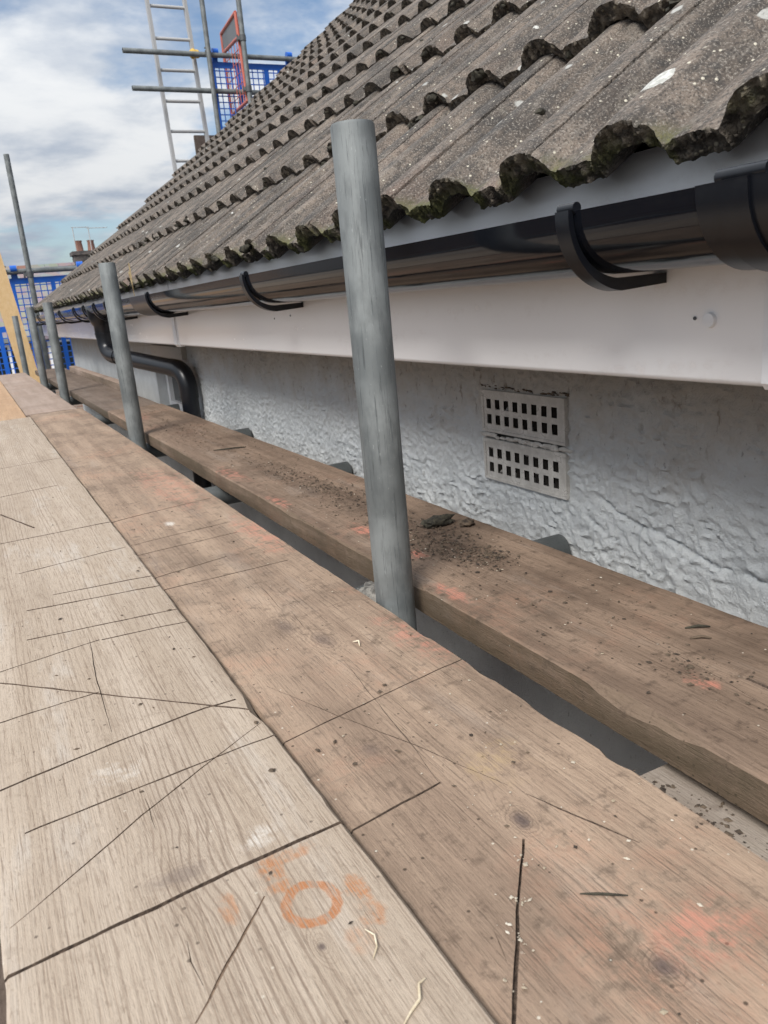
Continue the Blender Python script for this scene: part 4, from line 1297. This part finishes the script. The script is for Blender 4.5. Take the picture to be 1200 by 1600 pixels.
# red ladder gate
gate = empty('ladder_gate', (2.95, 8.5, 2.25), 'faded red metal gate with grey panel clamped to the upright tube', 'gate')
PARENT_POS['ladder_gate'] = tuple(gate.location)
gn_t, gn_b = Vector((2.870, 8.10, 3.03)), Vector((2.885, 8.10, 2.262))
gf_t, gf_b = Vector((2.990, 8.95, 3.10)), Vector((2.992, 8.95, 2.322))
for nm, a, b in (('side_rail', gn_t, gn_b), ('side_rail', gf_t, gf_b), ('top_rail', gn_t, gf_t), ('bottom_rail', gn_b, gf_b), ('middle_rail', gn_t.lerp(gn_b, 0.27), gf_t.lerp(gf_b, 0.23))):
    MB().tube(a, b, 0.0165, 12).build(nm, M['red'], gate)
a, b, c, d = gn_t.lerp(gn_b, 0.03), gf_t.lerp(gf_b, 0.03), gf_t.lerp(gf_b, 0.21), gn_t.lerp(gn_b, 0.25)
s = Vector((0.004, 0, 0))
MB().add([a, b, c, d, a + s, b + s, c + s, d + s], [(0, 1, 2, 3), (7, 6, 5, 4), (0, 4, 5, 1), (1, 5, 6, 2), (2, 6, 7, 3), (3, 7, 4, 0)]).build('panel', M['panel_grey'], gate, 0)
mb = MB()
for q in range(1, 6):
    t = q / 6
    mb.tube(gn_t.lerp(gn_b, 0.27 + 0.73 * t), gf_t.lerp(gf_b, 0.23 + 0.77 * t), 0.004, 6)
    mb.tube(gn_t.lerp(gn_b, 0.27).lerp(gf_t.lerp(gf_b, 0.23), t), gn_b.lerp(gf_b, t), 0.004, 6)
mb.build('mesh_grid', M['red'], gate)
o = MB().box(2.556, 2.90, 8.95, 8.99, 1.55, 2.124).build('toe_board', M['wood_dark'], None, 0, loc=(2.7, 8.97, 1.55))
tag(o, 'dark grey board standing at the ladder foot behind the verge', 'board')

# ================================================================ FAR HOUSES
fh = empty('terraced_house', (1.0, 30.0, GZ), 'distant brick terraced house with grey roof beyond the walkway end', 'house')
PARENT_POS['terraced_house'] = tuple(fh.location)
hx0, hx1, hy = -9.0, 14.0, 27.0
wallb = MB().box(hx0, hx1, hy, hy + 7.0, GZ, 0.10).build('wall', M['brick'], fh, 0)
rf = MB().add([(hx0 - .2, hy - 0.3, 0.0), (hx1 + .2, hy - 0.3, 0.0), (hx1 + .2, hy + 3.5, 2.28), (hx0 - .2, hy + 3.5, 2.16), (hx1 + .2, hy + 7.3, 0.0), (hx0 - .2, hy + 7.3, 0.0),
               (hx0 - .2, hy - 0.3, -0.12), (hx1 + .2, hy - 0.3, -0.12), (hx1 + .2, hy + 7.3, -0.12), (hx0 - .2, hy + 7.3, -0.12)],
              [(0, 1, 2, 3), (3, 2, 4, 5), (6, 9, 8, 7), (0, 6, 7, 1), (5, 4, 8, 9), (1, 7, 8, 4, 2), (0, 3, 5, 9, 6)]).build('roof', M['slate'], fh, 0)
for i in range(52):
    x = hx0 + 0.22 + i * 0.44
    zr = 2.16 + 0.12 * (x - hx0) / (hx1 - hx0)
    MB().add([(x - 0.215, hy + 3.38, zr - 0.04), (x + 0.215, hy + 3.38, zr - 0.04), (x + 0.215, hy + 3.5, zr + 0.07), (x - 0.215, hy + 3.5, zr + 0.07), (x + 0.215, hy + 3.62, zr - 0.04), (x - 0.215, hy + 3.62, zr - 0.04)],
             [(0, 1, 2, 3), (3, 2, 4, 5), (0, 3, 5), (1, 4, 2), (0, 5, 4, 1)]).build('ridge_tile', M['terracotta'] if i % 5 == 0 else M['slate'], rf, 0)
for x in (-4.2, -2.0, 0.6, 2.2, 4.4, 7.5, 10.0):
    w = MB()
    for (a, b, c, d) in ((x, x + 1.0, -1.55, -1.45), (x, x + 1.0, -0.25, -0.17), (x, x + 0.09, -1.45, -0.25), (x + 0.91, x + 1.0, -1.45, -0.25), (x + 0.46, x + 0.54, -1.45, -0.25)):
        w.box(a, b, hy - 0.05, hy + 0.05, c, d)
    wo = w.build('window', M['pvc_white'], fh, 0)
    MB().box(x + 0.02, x + 0.98, hy - 0.02, hy - 0.005, -1.5, -0.2).build('pane', M['glass'], wo, 0)
ch = MB().box(3.86, 4.78, 30.1, 30.8, 1.7, 2.50)
ch.box(3.80, 4.84, 30.04, 30.86, 2.50, 2.62)
cho = ch.build('chimney', M['brick_sooty'], fh, 0)
for x in (4.10, 4.50):
    MB().sweep([(x, 30.4, 2.62), (x, 30.4, 2.66), (x, 30.4, 2.92), (x, 30.4, 2.98)], [0.15, 0.13, 0.105, 0.125], 14, 0.02).build('chimney_pot', M['terracotta'], cho)
for (x, top, arm) in ((3.96, 3.40, 0.52), (4.47, 3.36, 0.62)):
    an = empty('television_aerial', (x, 30.3, 2.6), 'thin %s television aerial on the distant chimney' % ('left' if x < 4.2 else 'right'), 'aerial', 'aerials on the distant chimney')
    PARENT_POS[an.name] = tuple(an.location)
    MB().tube((x, 30.2, 2.4), (x, 30.2, top), 0.016, 8).build('mast', M['alu'], an)
    mb = MB().tube((x - 0.05, 30.2, top), (x + arm, 30.2, top - 0.01), 0.012, 8)
    for q in range(6):
        xx = x + arm * q / 5
        mb.tube((xx, 30.05, top), (xx, 30.35, top), 0.005, 6)
    mb.build('boom', M['alu'], an)
gh = MB().box(-2.2, 2.2, 16.0, 18.0, GZ, -1.55).build('garden_wall', M['brick'], None, 0, loc=(0, 17, GZ))
tag(gh, 'brick garden outbuilding low beyond the walkway end', 'outbuilding')

nh = empty('unseen_light_block', (-5.4, 2.0, GZ), 'added unseen brick block shading the space under the boards, left of the scaffold', 'light blocker')  # added out of view to keep light from under the walkway
PARENT_POS['unseen_light_block'] = tuple(nh.location)
MB().box(-8.2, -2.6, -14.0, 7.5, GZ, 0.15).build('wall', M['brick'], nh, 0)  # body of the added unseen light block
MB().box(-8.35, -2.45, -14.15, 7.65, 0.15, 0.30).build('roof', M['felt'], nh, 0)  # top of the added unseen light block

# ================================================================ DEBRIS
def scatter(name, n, clusters, material, rmin, rmax, label, seed, flat=0.6, cat='debris'):
    rng = random.Random(seed)
    mb = MB()
    for q in range(n):
        cx, cy, sx, sy, zt, wgt = rng.choices(clusters, weights=[c[5] for c in clusters])[0]
        x, y = rng.gauss(cx, sx), rng.gauss(cy, sy)
        if zt == -0.002:
            if not (0.455 < x < 0.662): continue
        elif zt == -0.008:
            if not (0.18 < x < 0.383): continue
        r = rmin + (rmax - rmin) * rng.random() ** 3
        a, b, c = r * rng.uniform(0.6, 1.8), r * rng.uniform(0.6, 1.5), r * flat * rng.uniform(0.6, 1.3)
        th = rng.uniform(0, math.pi)
        ca, sa = math.cos(th), math.sin(th)
        pts = [(a, 0, 0), (0, b, 0), (-a * 0.8, 0.2 * b, 0), (0.1 * a, -b, 0), (0.1 * a, 0.1 * b, c), (0, 0, -c * 0.4)]
        pts = [(x + ca * p[0] - sa * p[1], y + sa * p[0] + ca * p[1], zt + 0.0006 + c * 0.35 + p[2]) for p in pts]
        mb.add(pts, [(0, 1, 4), (1, 2, 4), (2, 3, 4), (3, 0, 4), (1, 0, 5), (2, 1, 5), (3, 2, 5), (0, 3, 5)])
    o = mb.build(name, material, None, 0)
    return tag(o, label, cat, None, 'stuff')


ZC = -0.002
ZB = -0.008
clC = [(0.555, 0.92, 0.022, 0.05, ZC, 6), (0.585, 0.87, 0.012, 0.018, ZC, 3), (0.548, 1.04, 0.02, 0.06, ZC, 4), (0.60, 1.03, 0.015, 0.05, ZC, 3), (0.56, 1.60, 0.02, 0.09, ZC, 4), (0.575, 1.40, 0.02, 0.07, ZC, 4),
       (0.55, 1.23, 0.025, 0.07, ZC, 3), (0.53, 2.55, 0.05, 0.25, ZC, 5), (0.58, 2.1, 0.05, 0.25, ZC, 2), (0.56, 0.55, 0.05, 0.12, ZC, 1.2), (0.535, 0.48, 0.012, 0.02, ZC, 1), (0.57, 1.2, 0.06, 0.5, ZC, 2), (0.55, 4.3, 0.05, 0.5, -0.012, 1)]
scatter('moss_crumbs', 4200, clC, M['crumb'], 0.0004, 0.0028, 'dark dry moss crumbs scattered over the inner board by the wall', 1)
scatter('pale_chips', 330, [(0.54, 0.87, 0.025, 0.05, ZC, 4), (0.55, 1.05, 0.03, 0.08, ZC, 3), (0.56, 1.5, 0.025, 0.2, ZC, 4), (0.56, 0.6, 0.06, 0.2, ZC, 1), (0.30, 0.42, 0.06, 0.10, ZB, 4), (0.27, 0.8, 0.07, 0.3, ZB, 2), (0.255, 0.365, 0.004, 0.006, ZB, 0.7), (0.235, 0.341, 0.003, 0.005, ZB, 0.7), (0.215, 0.316, 0.003, 0.006, ZB, 0.7), (0.195, 0.29, 0.003, 0.006, ZB, 0.7)],
        M['chip'], 0.0004, 0.0018, 'tiny pale wood chips and flakes sprinkled over the brown boards', 2)
scatter('grit', 260, [(0.06, 0.9, 0.07, 0.4, 0.0, 2), (0.06, 2.2, 0.08, 0.8, 0.0, 1), (0.28, 1.2, 0.07, 0.5, ZB, 3), (0.28, 0.5, 0.07, 0.15, ZB, 2), (0.27, 4.5, 0.07, 0.8, -0.007, 1), (0.42, 0.36, 0.015, 0.05, -0.054, 2)],
        M['crumb'], 0.0006, 0.0028, 'dark grit and splinter specks on the left walkway boards', 3)
scatter('dirt_below', 240, [(0.425, 0.39, 0.012, 0.03, -0.054, 3), (0.43, 0.34, 0.012, 0.03, -0.054, 2)], M['crumb'], 0.0006, 0.0028, 'dark dirt on the lower board end in the gap', 4)
o = MB().lump((0.605, 1.045, 0.0055), 0.0135, (2.0, 0.95, 0.62), 0.45, 3, 2.0).build('moss_clump', M['moss'], None, 60, loc=(0.612, 1.052, -0.008))
tag(o, 'black dried moss clump lying on the inner board behind the foreground tube', 'moss')
o = MB().lump((0.637, 1.012, 0.003), 0.0095, (1.3, 1.0, 0.6), 0.5, 3, 6.0).build('moss_clump', M['crumb'], None, 60, loc=(0.645, 1.02, -0.008))
tag(o, 'brown crumbling moss clump beside the black one at the board edge', 'moss')


def strand(pts, r, label, name='wood_splinter', m='shaving'):
    P = []
    for i in range(len(pts) - 1):
        a, b = Vector(pts[i]), Vector(pts[i + 1])
        for q in range(4):
            P.append(a.lerp(b, q / 4))
    P.append(Vector(pts[-1]))
    n = len(P)
    rads = [r * (0.35 + 0.65 * math.sin(math.pi * (i + 0.5) / n)) for i in range(n)]
    o = MB().sweep(P, rads, 6).build(name, M[m], None, 60, loc=tuple(P[0]))
    return tag(o, label, 'splinter', 'loose wood fibres')


strand([(0.1395, 0.361, 0.0012), (0.142, 0.353, 0.0022), (0.1395, 0.345, 0.002), (0.134, 0.339, 0.0012)], 0.0006, 'thin curled pale wood fibre below the orange ring stain')
strand([(0.152, 0.312, 0.0014), (0.147, 0.310, 0.0022), (0.143, 0.302, 0.0016), (0.135, 0.298, 0.0010), (0.128, 0.293, 0.0010)], 0.0009, 'pale frayed splinter at the bottom edge of the bleached board')
strand([(0.268, 0.322, -0.0068), (0.278, 0.314, -0.0058), (0.291, 0.305, -0.0066)], 0.0009, 'dark barbed twig on the worn brown board', 'twig', 'moss')
strand([(0.312, 0.745, -0.0068), (0.316, 0.738, -0.004), (0.313, 0.730, -0.0066)], 0.0009, 'small pale curled splinter near the two knots')
strand([(0.60, 0.545, -0.0008), (0.612, 0.538, 0.001), (0.622, 0.532, -0.0006)], 0.0016, 'dark brown bark flake on the inner board', 'bark_flake', 'moss')
strand([(0.585, 0.525, -0.0008), (0.594, 0.519, 0.001), (0.602, 0.513, -0.0006)], 0.0016, 'grey brown bark flake beside the dark one', 'bark_flake', 'crumb')
strand([(0.52, 2.05, -0.0008), (0.56, 2.02, 0.002), (0.60, 2.02, -0.0006)], 0.0022, 'long dark twig on the inner board', 'twig', 'moss')

print('roof tiles', ntile, 'hidden', len(hidden))
